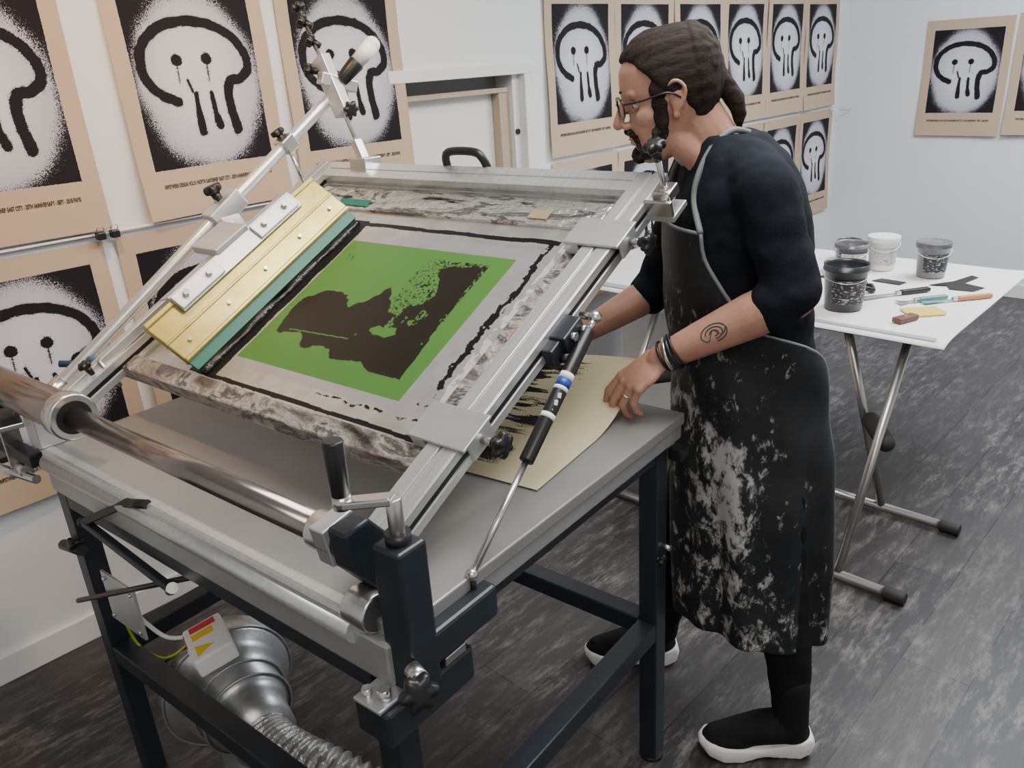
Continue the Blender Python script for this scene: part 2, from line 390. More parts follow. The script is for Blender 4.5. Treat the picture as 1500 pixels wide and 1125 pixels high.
for z in (.40,):
    b.box((.60-t/2,.78,z-t/2),(.60+t/2,1.752,z+t/2),m_anth,.003)
    b.box((1.375-t/2,.78,z-t/2),(1.375+t/2,1.752,z+t/2),m_anth,.003)
    b.box((.618,.755-t/2,z-t/2),(1.352,.755+t/2,z+t/2),m_anth,.003)
    b.box((.623,1.775-t/2,z-t/2),(1.352,1.775+t/2,z+t/2),m_anth,.003)
b.box((.623,.735,.84),(1.352,.765,.875),m_anth,.003);b.box((1.355,.78,.84),(1.395,1.752,.875),m_anth,.003);b.box((.60-t/2,.78,.80),(.60+t/2,1.752,.84),m_anth,.003)
b.knob((1.36,.728,.60),(0,-1,0),.014,.012);b.cyl((1.385,.735,.62),(1.385,.715,.62),.007,mat=m_chrome)
b.box((1.40,.70,.83),(1.435,.735,.86),m_blk,.004)
b.done('steel_stand',press)
b=B()
b.box((.582,.69,.82),(.636,.744,1.063),m_anth,.005)
b.box((.60,.69,.852),(.77,.742,.908),m_anth,.006)
b.box((.535,.70,.765),(.715,.772,.826),m_anth,.006)
b.box((.53,.71,.826),(.583,.765,.833),m_alu2,.002)
b.cyl((.555,.725,.825),(.555,.725,.850),.010,mat=m_chrome,seg=6);b.cyl((.545,.75,.825),(.545,.75,.846),.008,mat=m_chrome,seg=6)
b.box((.655,.70,.826),(.70,.755,.842),m_chrome,.002)
b.cyl((.580,.69,.885),(.575,.665,.880),.012,mat=m_chrome)
b.knob((.565,.668,.870),(-.35,-.7,.2),.029,.024)
b.cyl((.61,.717,1.06),(.61,.717,1.130),.011,mat=m_chrome,bev=.002)
b.cyl((.61,.717,1.06),(.61,.717,1.078),.018,mat=m_blk)
b.beam((.61,.717,1.128),(.578,.783,1.116),.024,.012,m_chrome,.003)
b.cyl((.578,.783,1.11),(.578,.783,1.130),.013,mat=m_chrome)
b.cyl((.578,.783,1.128),(.578,.783,1.210),.0132,.0145,m_blk,24,bev=.003)
b.done('hinge_column',press)
b=B()
b.cyl((.585,.82,1.05),(.585,1.66,1.05),.0215,mat=m_steel,seg=40)
b.cyl((.585,1.62,1.05),(.585,2.12,1.045),.040,mat=m_steel,seg=40,bev=.003)
b.cyl((.585,1.605,1.05),(.585,1.645,1.05),.048,mat=m_chrome,seg=40,bev=.004)
b.cyl((.585,1.603,1.05),(.585,1.606,1.05),.034,mat=m_blk,seg=32)
b.cyl((.585,.80,1.05),(.585,.855,1.05),.030,mat=m_chrome,seg=32,bev=.003)
b.cyl((.585,.855,1.05),(.585,.858,1.05),.024,mat=m_blue)
q=Matrix(((1,0,0,0),(0,0,1,0),(0,1,0,0),(0,0,0,1)))
b.prism([(.560,1.08),(.605,1.085),(.640,1.04),(.640,.965),(.61,.96),(.565,1.02)],.765,.805,m_anth,q,.004)
b.prism([(.550,1.078),(.604,1.088),(.624,1.05),(.608,1.010),(.560,1.018)],.800,.830,m_alu2,q,.002)
b.cyl((.586,.752,.945),(.586,.80,.945),.030,mat=m_chrome,seg=32,bev=.003)
b.cyl((.583,.80,.90),(.583,1.80,.90),.022,mat=m_alu,seg=28)
b.box((.572,1.80,.93),(.70,1.85,1.03),m_alu2,.004)
b.done('hinge_shaft',press)
b=B()
b.beam((.60,2.05,.98),(.55,1.86,.98),.05,.012,m_chrome,.002)
b.beam((.56,2.02,.99),(.56,2.02,.86),.05,.01,m_chrome,.002)
b.cyl((.56,1.84,.855),(.53,2.2,.83),.010,mat=m_chrome);b.cyl((.56,1.88,.865),(.56,1.92,.862),.016,mat=m_chrome,seg=6)
b.beam((.57,1.95,1.0),(.57,1.95,.85),.04,.008,m_chrome,.002)
b.beam((.57,1.83,.90),(.57,2.2,.90),.03,.03,m_anth,.003)
b.box((.50,1.985,.99),(.62,2.12,1.03),m_blk,.004)
b.beam((.66,2.02,1.03),(.50,2.10,.93),.03,.02,m_alu2,.003)
b.beam((.575,1.42,.925),(.552,1.625,.82),.016,.016,m_anth,.003);b.beam((.552,1.625,.825),(.566,1.33,.765),.016,.016,m_anth,.003);b.sph((.552,1.625,.822),.011,m_anth)
b.cyl((.567,1.43,.92),(.575,1.36,.935),.009,mat=m_blk)
b.cyl((.55,1.785,.56),(.60,1.15,.86),.006,mat=m_blk);b.cyl((.566,1.325,.77),(.57,1.345,.755),.011,mat=m_chrome)
b.box((.568,1.52,.555),(.574,1.66,.68),m_alu2,.001)
for y,z in ((1.535,.57),(1.535,.665),(1.645,.57),(1.645,.665)): b.cyl((.568,y,z),(.563,y,z),.005,mat=m_chrome,seg=6)
b.cyl((.56,1.70,.72),(.56,1.80,.70),.012,mat=m_blk);b.knob((.555,1.72,.735),(-1,0,.2),.014,.012)
b.done('lift_linkage',press)
b=B()
p0=Vector((1.116,.74,1.206));p1=Vector((.742,.715,.932));pm_=p0.lerp(p1,.57)
b.cyl(p0,pm_,.0125,mat=m_blk,bev=.002)
b.cyl(pm_,p1,.0055,mat=m_chrome)
b.cyl(p0.lerp(p1,.20),p0.lerp(p1,.225),.0128,mat=m_white);b.cyl(p0.lerp(p1,.225),p0.lerp(p1,.26),.0128,mat=m_blue);b.cyl(p0.lerp(p1,.26),p0.lerp(p1,.275),.0128,mat=m_white)
b.cyl(p0.lerp(p1,.375),p0.lerp(p1,.395),.0128,mat=m_white)
ax=(p1-p0).normalized();sd=Vector((-ax.z,0,ax.x)).normalized();nr=Vector((-.5,-.8,.35)).normalized()
for k,(t0,t1) in enumerate(((.29,.30),(.305,.312),(.32,.332),(.345,.355))):
    c=p0.lerp(p1,(t0+t1)/2);b.beam(c+nr*.0118-ax*.004+sd*.004*(k%2*2-1),c+nr*.0118+ax*.004,.006,.002,m_white,0,up=nr)
b.cyl(p0-ax*.03,p0,.006,mat=m_chrome);b.sph(p0-ax*.03,.012,m_chrome);b.cyl(p0-ax*.03+Vector((0,.03,0)),p0-ax*.03-Vector((0,.01,0)),.007,mat=m_chrome)
b.sph(p1,.010,m_chrome);b.cyl(p1,p1-Vector((0,0,.035)),.006,mat=m_blk)
b.done('gas_strut',press)

def rail(b,lo,hi,axis):
    s0,b0,n0=lo;s1,b1,n1=hi
    d=.005
    if axis=='s':
        w=b1-b0
        b.box((s0,b0,n0),(s1,b1,n1-d),m_alu,.0015)
        b.box((s0,b0,n1-d-.001),(s1,b0+w*.46,n1),m_alu,.0012);b.box((s0,b0+w*.54,n1-d-.001),(s1,b1,n1),m_alu,.0012)
        b.box((s0+.001,b0-.003,n0),(s1,b0+.001,n0+(n1-n0)*.36),m_alu,.001);b.box((s0+.001,b0-.003,n1-(n1-n0)*.36),(s1,b0+.001,n1),m_alu,.001)
        b.box((s0-.001,b0-.001,n0+(n1-n0)*.40),(s1,b0+.0015,n0+(n1-n0)*.60),m_blk,0)
    else:
        w=s1-s0
        b.box((s0,b0,n0),(s1,b1,n1-d),m_alu,.0015)
        b.box((s0,b0,n1-d-.001),(s0+w*.46,b1,n1),m_alu,.0012);b.box((s0+w*.54,b0,n1-d-.001),(s1,b1,n1),m_alu,.0012)
        b.box((s0-.003,b0,n0),(s0+.001,b1,n0+(n1-n0)*.36),m_alu,.001);b.box((s0-.003,b0,n1-(n1-n0)*.36),(s0+.001,b1,n1),m_alu,.001)
b=B()
rail(b,(-.05,.785,-.045),(.905,.845,0),'s')
rail(b,(-.05,1.79,-.045),(.905,1.85,0),'s')
rail(b,(.845,.846,-.045),(.905,1.789,0),'b')
b.done('master_frame',tilt)
b=B();b.tube([(.910,1.255,-.02),(.912,1.262,.018),(.914,1.285,.033),(.914,1.355,.033),(.912,1.378,.018),(.910,1.385,-.02)],.010,m_blk,12)
b.done('frame_handle',tilt)
b=B()
for s0 in (.155,.660):
    b.box((s0,.765,.001),(s0+.078,.888,.007),m_alu2,.002)
    b.box((s0+.01,.765,-.03),(s0+.07,.772,.004),m_alu2,.002)
    b.box((s0,.855,-.022),(s0+.078,.885,.002),m_alu,.002)
    b.cyl((s0+.042,.765,-.012),(s0+.042,.735,-.012),.007,mat=m_chrome)
    b.knob((s0+.042,.735,-.012),(0,-1,0),.023,.018,stem=.01)
b.box((.80,.725,-.04),(.86,.785,-.028),m_alu2,.002);b.box((.80,.725,-.028),(.808,.785,.005),m_chrome,.002)
b.box((.82,.735,-.01),(.86,.775,.012),m_chrome,.003)
b.cyl((.835,.752,-.05),(.835,.752,.10),.006,mat=m_chrome);b.cyl((.835,.752,.005),(.835,.752,.018),.011,mat=m_chrome,seg=6)
b.knob((.835,.752,.095),(0,0,1),.022,.02)
b.cyl((.81,.74,.0),(.81,.74,.012),.008,mat=m_chrome,seg=6)
b.box((.43,.75,-.05),(.49,.79,-.01),m_anth,.003);b.box((.40,.76,-.055),(.44,.80,-.015),m_anth,.003)
b.cyl((.45,.75,-.02),(.45,.74,-.02),.008,mat=m_chrome,seg=6);b.cyl((.48,.75,-.03),(.48,.74,-.03),.008,mat=m_chrome,seg=6)
b.cyl((.42,.76,-.045),(.42,.745,-.045),.010,mat=m_blk,seg=6)
b.box((.02,1.85,-.03),(.07,1.90,.0),m_chrome,.003);b.knob((.06,1.79,.03),(0,0,1),.016,.014)
b.done('frame_clamps',tilt)
b=B()
A0=Vector((.64,1.87,1.015));A1=Vector((1.515,1.775,1.612))
dA=(A1-A0).normalized()
b.cyl(A0,A1,.0155,mat=m_alu,seg=24,bev=.002)
b.beam(A0+Vector((.0,-.045,-.002)),A0+dA*.62+Vector((.01,-.055,-.05)),.022,.022,m_alu,.002)
b.cyl(A0-dA*.01,A0+dA*.05,.021,mat=m_chrome)
Q0=Vector((1.468,1.655,1.42));Q1=Vector((1.49,1.862,1.80));dq=(Q1-Q0).normalized()
b.cyl(Q0,Q1,.0055,mat=m_chrome)
b.box((1.44,1.63,1.405),(1.50,1.69,1.44),m_chrome,.003);b.beam(Q0,Q0+dq*.07,.024,.024,m_chrome,.003)
mid=Q0+dq*.22
b.beam(mid-dq*.075,mid+dq*.085,.05,.03,m_alu2,.003,up=(1,0,0))
b.beam(mid+dq*.03+Vector((-.03,0,0)),mid+dq*.03+Vector((.06,-.03,-.03)),.04,.03,m_alu2,.003)
for t_,r_ in ((.03,.022),(.085,.020)): b.knob(Q1-dq*t_+Vector((0,.0,.0)),(-.6,.6,.5),r_,.02)
b.knob(Q1+dq*.005,dq,.020,.018)
b.knob(mid+dq*.05+Vector((-.02,.03,0)),(-.5,.8,.1),.020,.018);b.knob(mid-dq*.055+Vector((.0,-.03,-.005)),(-.2,-.9,-.1),.022,.018)
H0=mid+dq*.02+Vector((.03,-.03,.01));H1=H0+Vector((.085,-.045,.085))
hd=(H1-H0).normalized()
b.cyl(H0-hd*.02,H0+hd*.045,.017,.022,m_blk,24,bev=.003);b.cap(H0+hd*.045,H0+hd*.105,.019,.022,m_white,20);b.cyl(H0+hd*.12,H0+hd*.130,.012,.009,m_blk,16)
cm=A0+dA*.60
b.beam(cm-dA*.05,cm+dA*.05,.05,.05,m_alu2,.004)
b.cyl(cm+Vector((-.01,.01,0)),cm+Vector((-.012,.012,.05)),.008,mat=m_chrome);b.knob(cm+Vector((-.012,.012,.04)),(-.3,.2,1),.025,.022)
b.beam(cm+Vector((.0,0,-.01)),(1.10,1.68,1.27),.05,.018,m_alu2,.003)
b.beam(cm+Vector((-.02,-.04,-.03)),(1.06,1.68,1.22),.03,.04,m_alu2,.004)
b.beam((1.13,1.70,1.262),(1.04,1.69,1.215),.06,.03,m_chrome,.004)
b.knob((1.118,1.695,1.292),(-.35,-.25,.9),.024,.02)
cm2=A0+dA*.84
b.beam(cm2-dA*.02,cm2+dA*.02,.045,.04,m_chrome,.004);b.cyl(cm2,cm2+Vector((.02,-.03,-.12)),.005,mat=m_chrome);b.knob(cm2+Vector((-.01,.01,.022)),(-.3,.4,.9),.019,.016)
c3=A0+dA*.74+Vector((.0,-.05,-.07))
b.tube([c3+Vector((.03,-.05,.005)),c3,c3+Vector((-.03,-.0,-.03)),c3+Vector((-.07,-.01,-.075)),c3+Vector((-.085,-.02,-.11))],.009,m_dblue,10)
b.done('squeegee_arm',press)

sq=empty('squeegee',MP@MT)
qs=Matrix(((0,0,1,0),(1,0,0,0),(0,1,0,0),(0,0,0,1)))
def slab(b,b0,n0,b1,n1,th,s0,s1,mat,bev=.001):
    d=Vector((b1-b0,n1-n0)).normalized();nn=Vector((-d.y,d.x))*th/2
    b.prism([(b0-nn.x,n0-nn.y),(b1-nn.x,n1-nn.y),(b1+nn.x,n1+nn.y),(b0+nn.x,n0+nn.y)],s0,s1,mat,qs,bev)
sx=lambda k:(1.548+.102*k,-.028+.103*k)
b=B()
slab(b,*sx(0),*sx(.30),.009,.170,.712,m_teal)
slab(b,*sx(.17),*sx(1),.018,.168,.718,m_brass,.003)
slab(b,*sx(.18),*sx(.25),.026,.168,.718,m_brass,.003)
slab(b,*sx(.55),*sx(.60),.022,.168,.718,m_brass,.002)
slab(b,*sx(.93),*sx(1.02),.028,.168,.718,m_brass,.003)
for s in (.21,.33,.45,.57,.68):
    x_,n_=sx(.40);b.cyl((s,x_-.006,n_+.006),(s,x_-.011,n_+.011),.0045,mat=m_chrome,seg=12)
b.done('squeegee_profile',sq)
b=B()
off=(-.009,.0095)
def onp(k,o=1.):
    x_,n_=sx(k);return (x_+off[0]*o,n_+off[1]*o)
slab(b,*onp(.74,1.2),*onp(1.05,1.2),.004,.25,.64,m_alu2);slab(b,*onp(1.05,1.2),1.70,.075,.004,.25,.64,m_alu2)
for s0 in (.25,.50):
    slab(b,*onp(.76,1.7),*onp(1.03,1.7),.008,s0,s0+.13,m_alu2,.002)
for s in (.28,.35,.53,.60):
    x_,n_=onp(.90,2.2);b.cyl((s,x_+.002,n_-.002),(s,x_-.006,n_+.006),.008,mat=m_chrome,seg=6)
b.box((.40,1.64,.085),(.50,1.74,.105),m_alu2,.003)
b.done('squeegee_holder',sq)

scr=empty('printing_screen',MP@MT)
b=B()
b.box((.115,.862,-.065),(.160,1.835,-.024),m_stain,.004)
b.box((.745,.872,-.065),(.832,1.835,-.026),m_stain2,.004)
b.box((.155,.862,-.065),(.750,.900,-.026),m_stain,.004)
b.box((.155,1.79,-.065),(.750,1.835,-.026),m_stain,.004)
b.done('screen_frame',scr)
mg=bpy.data.materials.new('screen_mesh_emulsion');mg.use_nodes=True;nt=mg.node_tree;bs=nt.nodes['Principled BSDF']
a=nt.nodes.new('ShaderNodeVertexColor');a.layer_name='ink';nt.links.new(a.outputs[0],bs.inputs['Base Color'])
nt.links.new(a.outputs[1],bs.inputs['Metallic'])
bs.inputs['Roughness'].default_value=.33;bs.inputs['Specular IOR Level'].default_value=.2
s0_,s1_,b0_,b1_=.155,.75,.895,1.80
poly=np.array([(.283,1.036),(.597,1.06),(.60,1.10),(.585,1.17),(.55,1.15),(.50,1.12),(.47,1.15),(.43,1.18),(.505,1.25),(.43,1.31),(.478,1.37),(.465,1.44),(.43,1.468),(.36,1.462),(.325,1.45),(.335,1.38),(.30,1.34),(.315,1.27),(.29,1.24),(.30,1.16),(.282,1.12)])
def inpoly(x,y,P):
    ins=np.zeros(x.shape,bool);n=len(P)
    for i in range(n):
        x1,y1=P[i];x2,y2=P[(i+1)%n]
        c=((y1>y)!=(y2>y))&(x<(x2-x1)*(y-y1)/(y2-y1+1e-12)+x1);ins^=c
    return ins
def scr_col(u,v):
    s=s0_+(s1_-s0_)*v;bb=b0_+(b1_-b0_)*u
    n=fbm(s*30,bb*30,4,3);n2=fbm(s*90,bb*90,3,8)
    base=np.stack([.40+.10*n,.38+.10*n,.38+.10*n],1);met=np.full(u.shape,.6)
    def put(mask,c,m=0.):
        base[mask]=c;met[mask]=m
    tape=(s<.212)|(s>.672)|(bb>1.50)
    base[tape]=np.stack([.62+.25*(n[tape]-.5),.61+.25*(n[tape]-.5),.56+.25*(n[tape]-.5)],1)
    met[tape]=.85
    put((bb<.922+.02*(n-.5))&(n2>.42),(.55,.53,.52),.2)
    g=(s>.236)&(s<.638)&(bb>1.0)&(bb<1.492)
    put(g,(.07,.185,.038))
    sw=s+.032*(fbm(s*30,bb*30,4,21)-.5);bw=bb+.026*(fbm(s*30,bb*30,4,31)-.5)
    edge=np.clip((bb-1.05)/.02,0,1)*np.clip((s-.29)/.02,0,1)
    sw=s+(sw-s)*(.25+.75*edge);bw=bb+(bw-bb)*(.25+.75*edge)
    blk=inpoly(sw,bw,poly)&g
    spn=fbm(s*260,bb*260,2,91)
    sp=(s<.612)&(s>.40)&(bb<1.22)&(bb>1.05)&(spn>.50+.28*np.clip((bb-1.06)/.16,0,1)-.06)
    isl=(fbm(s*26,bb*26,4,44)>.66)&(s>.36)&(s<.46)&(bb<1.24)
    blk=(blk&~isl)|(sp&g)
    blk&=~((np.abs(s-(.345+.05*(1.3-bb)))<.0014)&(bb>1.24)&(bb<1.42))
    put(blk,(.013,.010,.006))
    ty=(s<.60)&(s>.575)&(bb>1.44)&(bb<1.462)&((np.floor(bb/.004).astype(int)%2)==0)&(n2>.45)
    put(ty,(.02,.03,.01))
    w=.010*(fbm(s*14,bb*14,4,51)-.5)*2
    k=(bb>1.498+w*.6)&(bb<1.59)&(s>.168)&(s<.712)
    k|=(np.abs(s-.700-w*.4)<.005+.004*n)&(bb>.93)&(bb<1.5)
    k|=(np.abs(s-.172-w*.25)<.004+.003*n)&(bb>.90)&(bb<1.56)
    k|=(np.abs(bb-.945-w*1.6)<.004+.010*np.clip(n2-.4,0,1)*2)&(s>.24)&(s<.70)&(n>.36)
    k|=(np.abs(s-.195-.02*n)<.003)&(bb<1.2)&(bb>.93)&(n2>.5)
    put(k,(.005,.005,.006))
    return np.concatenate([base,met[:,None]],1)
def scr_pos(u,v): return np.stack([s0_+(s1_-s0_)*v,b0_+(b1_-b0_)*u,np.full(u.shape,-.034)],1)
me=grid_mesh('stencil_mesh',620,420,scr_pos,scr_col,[mg])
o=bpy.data.objects.new('stencil_mesh',me);C.objects.link(o);o.parent=scr
b=B()
pts=[(.172+.053*i,1.532+.003*math.sin(i*2.1),-.032) for i in range(11)]
b.tube(pts,lambda t:.0085+.003*math.sin(t*23),m_ink,12)
b.done('ink_bead',scr)
b=B();b.cap((.42,.862,-.03),(.45,.866,-.03),.010,.008,m_red);b.done('red_clamp_tip',scr)
b=B()
b.box((.755,1.55,-.026),(.78,1.66,-.0235),m_teal,.001);b.box((.76,1.0,-.026),(.79,1.05,-.0225),M('brown_tape',(.30,.24,.14),.5),.001);b.done('tape_patches',scr)
b=B()
b.tube([(.10,1.80,-.02),(.09,1.84,.01),(.10,1.88,.02),(.14,1.90,.0)],.010,m_dblue,10);b.cyl((.09,1.80,-.06),(.09,1.80,.02),.005,mat=m_chrome);b.cyl((.12,1.84,-.03),(.05,1.92,.02),.008,mat=m_dblue)
b.done('corner_clamp',scr)

# ---------------------------------------------------------------- print on table
def pap_pos(u,v):
    a=1.00+.50*u; bb=.785+.70*v
    ang=R(5);x=a-1.03;y=bb-.785
    a2=1.03+math.cos(ang)*x-math.sin(ang)*y;b2=.785+math.sin(ang)*x+math.cos(ang)*y
    lift=.065*sstep(.45,1.0,u)*np.exp(-(v/.55)**2)+.012*sstep(.6,1,u)
    return np.stack([a2,b2,.9335+lift],1)
def pap_ink(u,v):
    pr=(u>.10)&(u<.92)&(v>.13)&(v<.92)
    st=fbm(u*10,v*5,4,61)*.65+fbm(u*70,v*9,3,66)*.35
    d=np.clip((st-.52)*7+.5,0,1)*sstep(.12,.26,v)
    ink=d*pr
    c=np.zeros((len(u),4));c[:,0]=ink;c[:,3]=1;return c
me=grid_mesh('print_sheet',190,260,pap_pos,pap_ink,[m_post2])
o=bpy.data.objects.new('fresh_screen_print',me);C.objects.link(o);o.matrix_world=MP
sol=o.modifiers.new('s','SOLIDIFY');sol.thickness=.0006

# ---------------------------------------------------------------- extractor fan
fan=empty('duct_fan',MP)
b=B()
c0=Vector((.76,1.64,.28));ad_=Vector((-.22,-.95,.0)).normalized()
prof=[(0,.06),(.0,.13),(.012,.152),(.07,.156),(.085,.150),(.09,.128),(.12,.120),(.15,.110),(.155,.102),(.20,.102),(.205,.09),(.23,.080),(.30,.072)]
qz=ad_.to_track_quat('Z','Y').to_matrix()
rings=[[c0+ad_*t+qz@Vector((r*math.cos(2*math.pi*j/48),r*math.sin(2*math.pi*j/48),0)) for j in range(48)] for t,r in prof]
b.loft(rings,m_galv)
for t,r in ((.078,.1565),(.152,.110),(.202,.1030)):
    b.tube([c0+ad_*t+qz@Vector((r*math.cos(2*math.pi*j/24),r*math.sin(2*math.pi*j/24),0)) for j in range(24)],.003,m_galv,8,3,True)
b.done('fan_housing',fan)
b=B()
path=[c0+ad_*.28,c0+ad_*.34,Vector((.69,1.22,.28)),Vector((.72,1.11,.26)),Vector((.76,1.02,.20)),Vector((.78,.98,.12)),Vector((.78,.97,.075)),Vector((.75,1.05,.065)),Vector((.70,1.2,.065))]
b.tube(path,lambda t:.058+.006*math.sin(t*260),m_foil,24,26);b.done('flexible_duct',fan)
b=B()
bx=Matrix.Translation((.70,1.52,.455))@Matrix.Rotation(R(-20),4,'Z')@Matrix.Rotation(R(-12),4,'Y')
b.box((-.045,-.065,-.025),(.045,.065,.025),m_white,.006,bx)
b.box((-.047,-.05,-.005),(-.0445,.0,.018),m_white,0,bx);b.box((-.047,.01,.0),(-.0445,.055,.018),m_red,0,bx)
b.prism([(-.03,-.055),(.01,-.035),(-.03,-.015)],.025,.026,m_yel,bx);b.box((-.03,.005,.025),(.020,.028,.026),m_yel,0,bx);b.box((-.03,.035,.025),(.030,.056,.026),m_red,0,bx)
b.tube([(.70,1.57,.46),(.66,1.63,.45),(.63,1.66,.50),(.60,1.66,.58)],.005,m_white,8)
b.tube([(.70,1.58,.45),(.64,1.62,.41),(.62,1.70,.42),(.60,1.69,.50),(.58,1.62,.56)],.003,m_yg,8)
b.tube([(.70,1.58,.44),(.64,1.66,.37),(.63,1.70,.31),(.62,1.72,.46)],.004,m_blk,8)
b.box((.68,1.56,0),(.80,1.58,.16),m_galv,.002);b.box((.66,1.53,0),(.82,1.61,.006),m_galv,.002)
b.done('junction_box',fan)

# ---------------------------------------------------------------- work table (trestle)
m_paper=M('white_table_paper',(.80,.79,.77),.6,c2=(.74,.73,.71),nscale=3)
m_galvleg=M('trestle_tube',(.42,.41,.38),.3,.9)
wt=empty('trestle_table')
b=B()
b.box((2.64,.735,.722),(3.64,2.32,.745),M('grey_table_edge',(.35,.37,.39),.5),.003)
b.done('table_top',wt)
def tp_pos(u,v):
    x=2.615+1.03*u;y=.70+1.63*v
    z=.7475-.018*np.exp(-u*30)+.008*np.exp(-v*40)*sstep(.3,1,u)+.001*np.sin(x*6+y*4)
    return np.stack([x,y,z+.001],1)
def tp_col(u,v):
    c=np.zeros((len(u),4));c[:,3]=1;return c
mep=grid_mesh('paper_cover',60,80,tp_pos,tp_col,[m_paper]);o=bpy.data.objects.new('paper_cover',mep);C.objects.link(o);o.parent=wt
sol=o.modifiers.new('s','SOLIDIFY');sol.thickness=.002
b=B()
for x,y0,y1 in ((2.28,.62,1.98),(2.785,.615,1.98)):
    b.cyl((x,y0,.022),(x,y1,.022),.016,mat=m_galvleg)
    b.cyl((x,y0-.005,.022),(x,y0+.06,.022),.021,mat=m_blkrub,bev=.003);b.cyl((x,y1-.06,.022),(x,y1,.022),.021,mat=m_blkrub,bev=.003)
for y,sg in ((.83,1),(1.80,-1)):
    b.cyl((2.28,y,.03),(2.70,y,.73),.015,mat=m_galvleg)
    b.cyl((2.785,y+.05*sg,.03),(2.68,y+.20*sg,.73),.015,mat=m_galvleg)
    b.cap((2.545,y-.015*sg,.40),(2.69,y+.09*sg,.40),.030,.030,m_blkrub)
b.cyl((2.69,.80,.715),(2.69,2.25,.715),.013,mat=m_galvleg);b.cyl((3.5,.80,.70),(3.5,2.25,.70),.013,mat=m_galvleg)
for y in (1.65,2.28): b.cyl((3.55,y,.70),(3.55,y,0),.015,mat=m_galvleg)
b.done('trestle_legs',wt)
b=B();b.box((2.95,1.75,0),(3.45,2.2,.60),m_trim,.01);b.box((2.94,1.77,.05),(2.952,2.18,.55),M('cabinet_front',(.6,.61,.62),.5),.004);b.cyl((2.935,1.82,.32),(2.935,1.82,.42),.006,mat=m_chrome);b.done('storage_cabinet')

m_tubD=M('dark_tub',(.015,.017,.022),.3,c2=(.03,.032,.04),nscale=9)
m_tubG=M('grey_translucent_tub',(.30,.30,.31),.3,c2=(.16,.16,.17),nscale=5)
m_tubT=M('inky_clear_tub',(.05,.05,.06),.2,c2=(.22,.22,.23),nscale=6)
m_labD=M('dark_label_print',(.02,.02,.025),.5,c2=(.35,.35,.35),nscale=90,ramp=(.55,.60),stretch=(.7,.7,2.2))
m_labL=M('light_label_print',(.50,.50,.48),.5,c2=(.12,.12,.12),nscale=90,ramp=(.56,.62),stretch=(.7,.7,2.2))
def pot(x,y,r,h,mb,ml,lidm=None,fill=m_ink):
    b=B();z=.7505
    n=40
    def rg(z_,k): return [(x+r*k*math.cos(2*math.pi*j/n),y+r*k*math.sin(2*math.pi*j/n),z+z_) for j in range(n)]
    prof=[(0,.80),(.004,.86),(h*.86,.98),(h*.86,1.05),(h*.90,1.06),(h*.91,1.02),(h,1.04),(h,1.0),(h*.93,.97),(h*.55,.93)]
    b.loft([rg(a_,k) for a_,k in prof],mb)
    t=bmesh.new();vs=[]
    for k_ in (.18,.70):
        kk=.86+.12*k_/.86+.012
        vs.append([t.verts.new((x+r*kk*math.cos(R(165+130*j/14)),y+r*kk*math.sin(R(165+130*j/14)),z+h*k_)) for j in range(15)])
    for j in range(14): t.faces.new((vs[0][j],vs[0][j+1],vs[1][j+1],vs[1][j]))
    b._add(t,ml,True)
    if lidm: b.cyl((x,y,z+h*.88),(x,y,z+h+.004),r*1.09,mat=lidm,seg=40,bev=.002)
    else: b.cyl((x,y,z+h*.72),(x,y,z+h*.76),r*.95,mat=fill)
    b.tube([(x+r*1.09*math.cos(a_),y+r*1.09*math.sin(a_),z+h*.84-.03*math.sin((a_-2)/3.2*math.pi)) for a_ in [2+.4*i for i in range(9)]],.0013,m_chrome if not lidm else m_white,6)
    return b.done('ink_pot')
pot(2.815,1.105,.074,.165,m_tubD,m_labD)
pot(3.32,1.29,.064,.12,m_tubT,m_labL)
pot(3.42,1.20,.058,.135,m_white,m_labL,m_white)
pot(3.40,1.00,.060,.135,m_tubG,m_labD,m_tubT)
pot(3.52,1.38,.050,.085,m_tubT,m_labL)
m_ywood=M('handle_wood',(.45,.20,.07),.5);m_yplastic=M('yellow_plastic',(.75,.55,.12),.4);m_teals=M('teal_handle',(.12,.30,.27),.4)
tz=.7515
def tool(name,p,ang,hl,hw,hm,bl,bw,bm,z=tz):
    b=B();m=Matrix.Translation((p[0],p[1],z))@Matrix.Rotation(ang,4,'Z')
    b.box((0,-hw/2,0),(hl,hw/2,.016),hm,.006,m)
    b.prism([(-.005,-hw*.35),(-.04,-hw*.3),(-bl,-bw/2),(-bl,bw/2),(-.04,hw*.3),(-.005,hw*.35)],.004,.0055,bm,m)
    b.box((-.02,-hw*.4,.0),(.0,hw*.4,.014),m_chrome,.003,m)
    b.done(name)
tool('palette_knife',(3.08,1.00),R(-35),.12,.024,m_blk,.17,.04,m_chrome)
tool('palette_knife',(3.10,.81),R(-40),.13,.02,m_ywood,.13,.03,m_teals)
tool('putty_knife',(3.02,.915),R(-38),.11,.022,m_teals,.08,.05,m_chrome)
b=B();m=Matrix.Translation((2.895,.865,tz))@Matrix.Rotation(R(-42),4,'Z')
b.prism([(-.06,-.045),(.06,-.05),(.075,-.03),(.07,.04),(-.05,.05)],0,.006,m_yplastic,m,.001);b.done('plastic_scraper')
b=B();m=Matrix.Translation((2.775,.875,tz))@Matrix.Rotation(R(-20),4,'Z');b.box((-.045,-.018,0),(.045,.018,.018),M('brown_block',(.13,.05,.03),.5),.003,m);b.cyl((2.775,.875,tz+.018),(2.775,.875,tz+.019),.008,mat=m_chrome);b.done('sanding_block')
b=B()
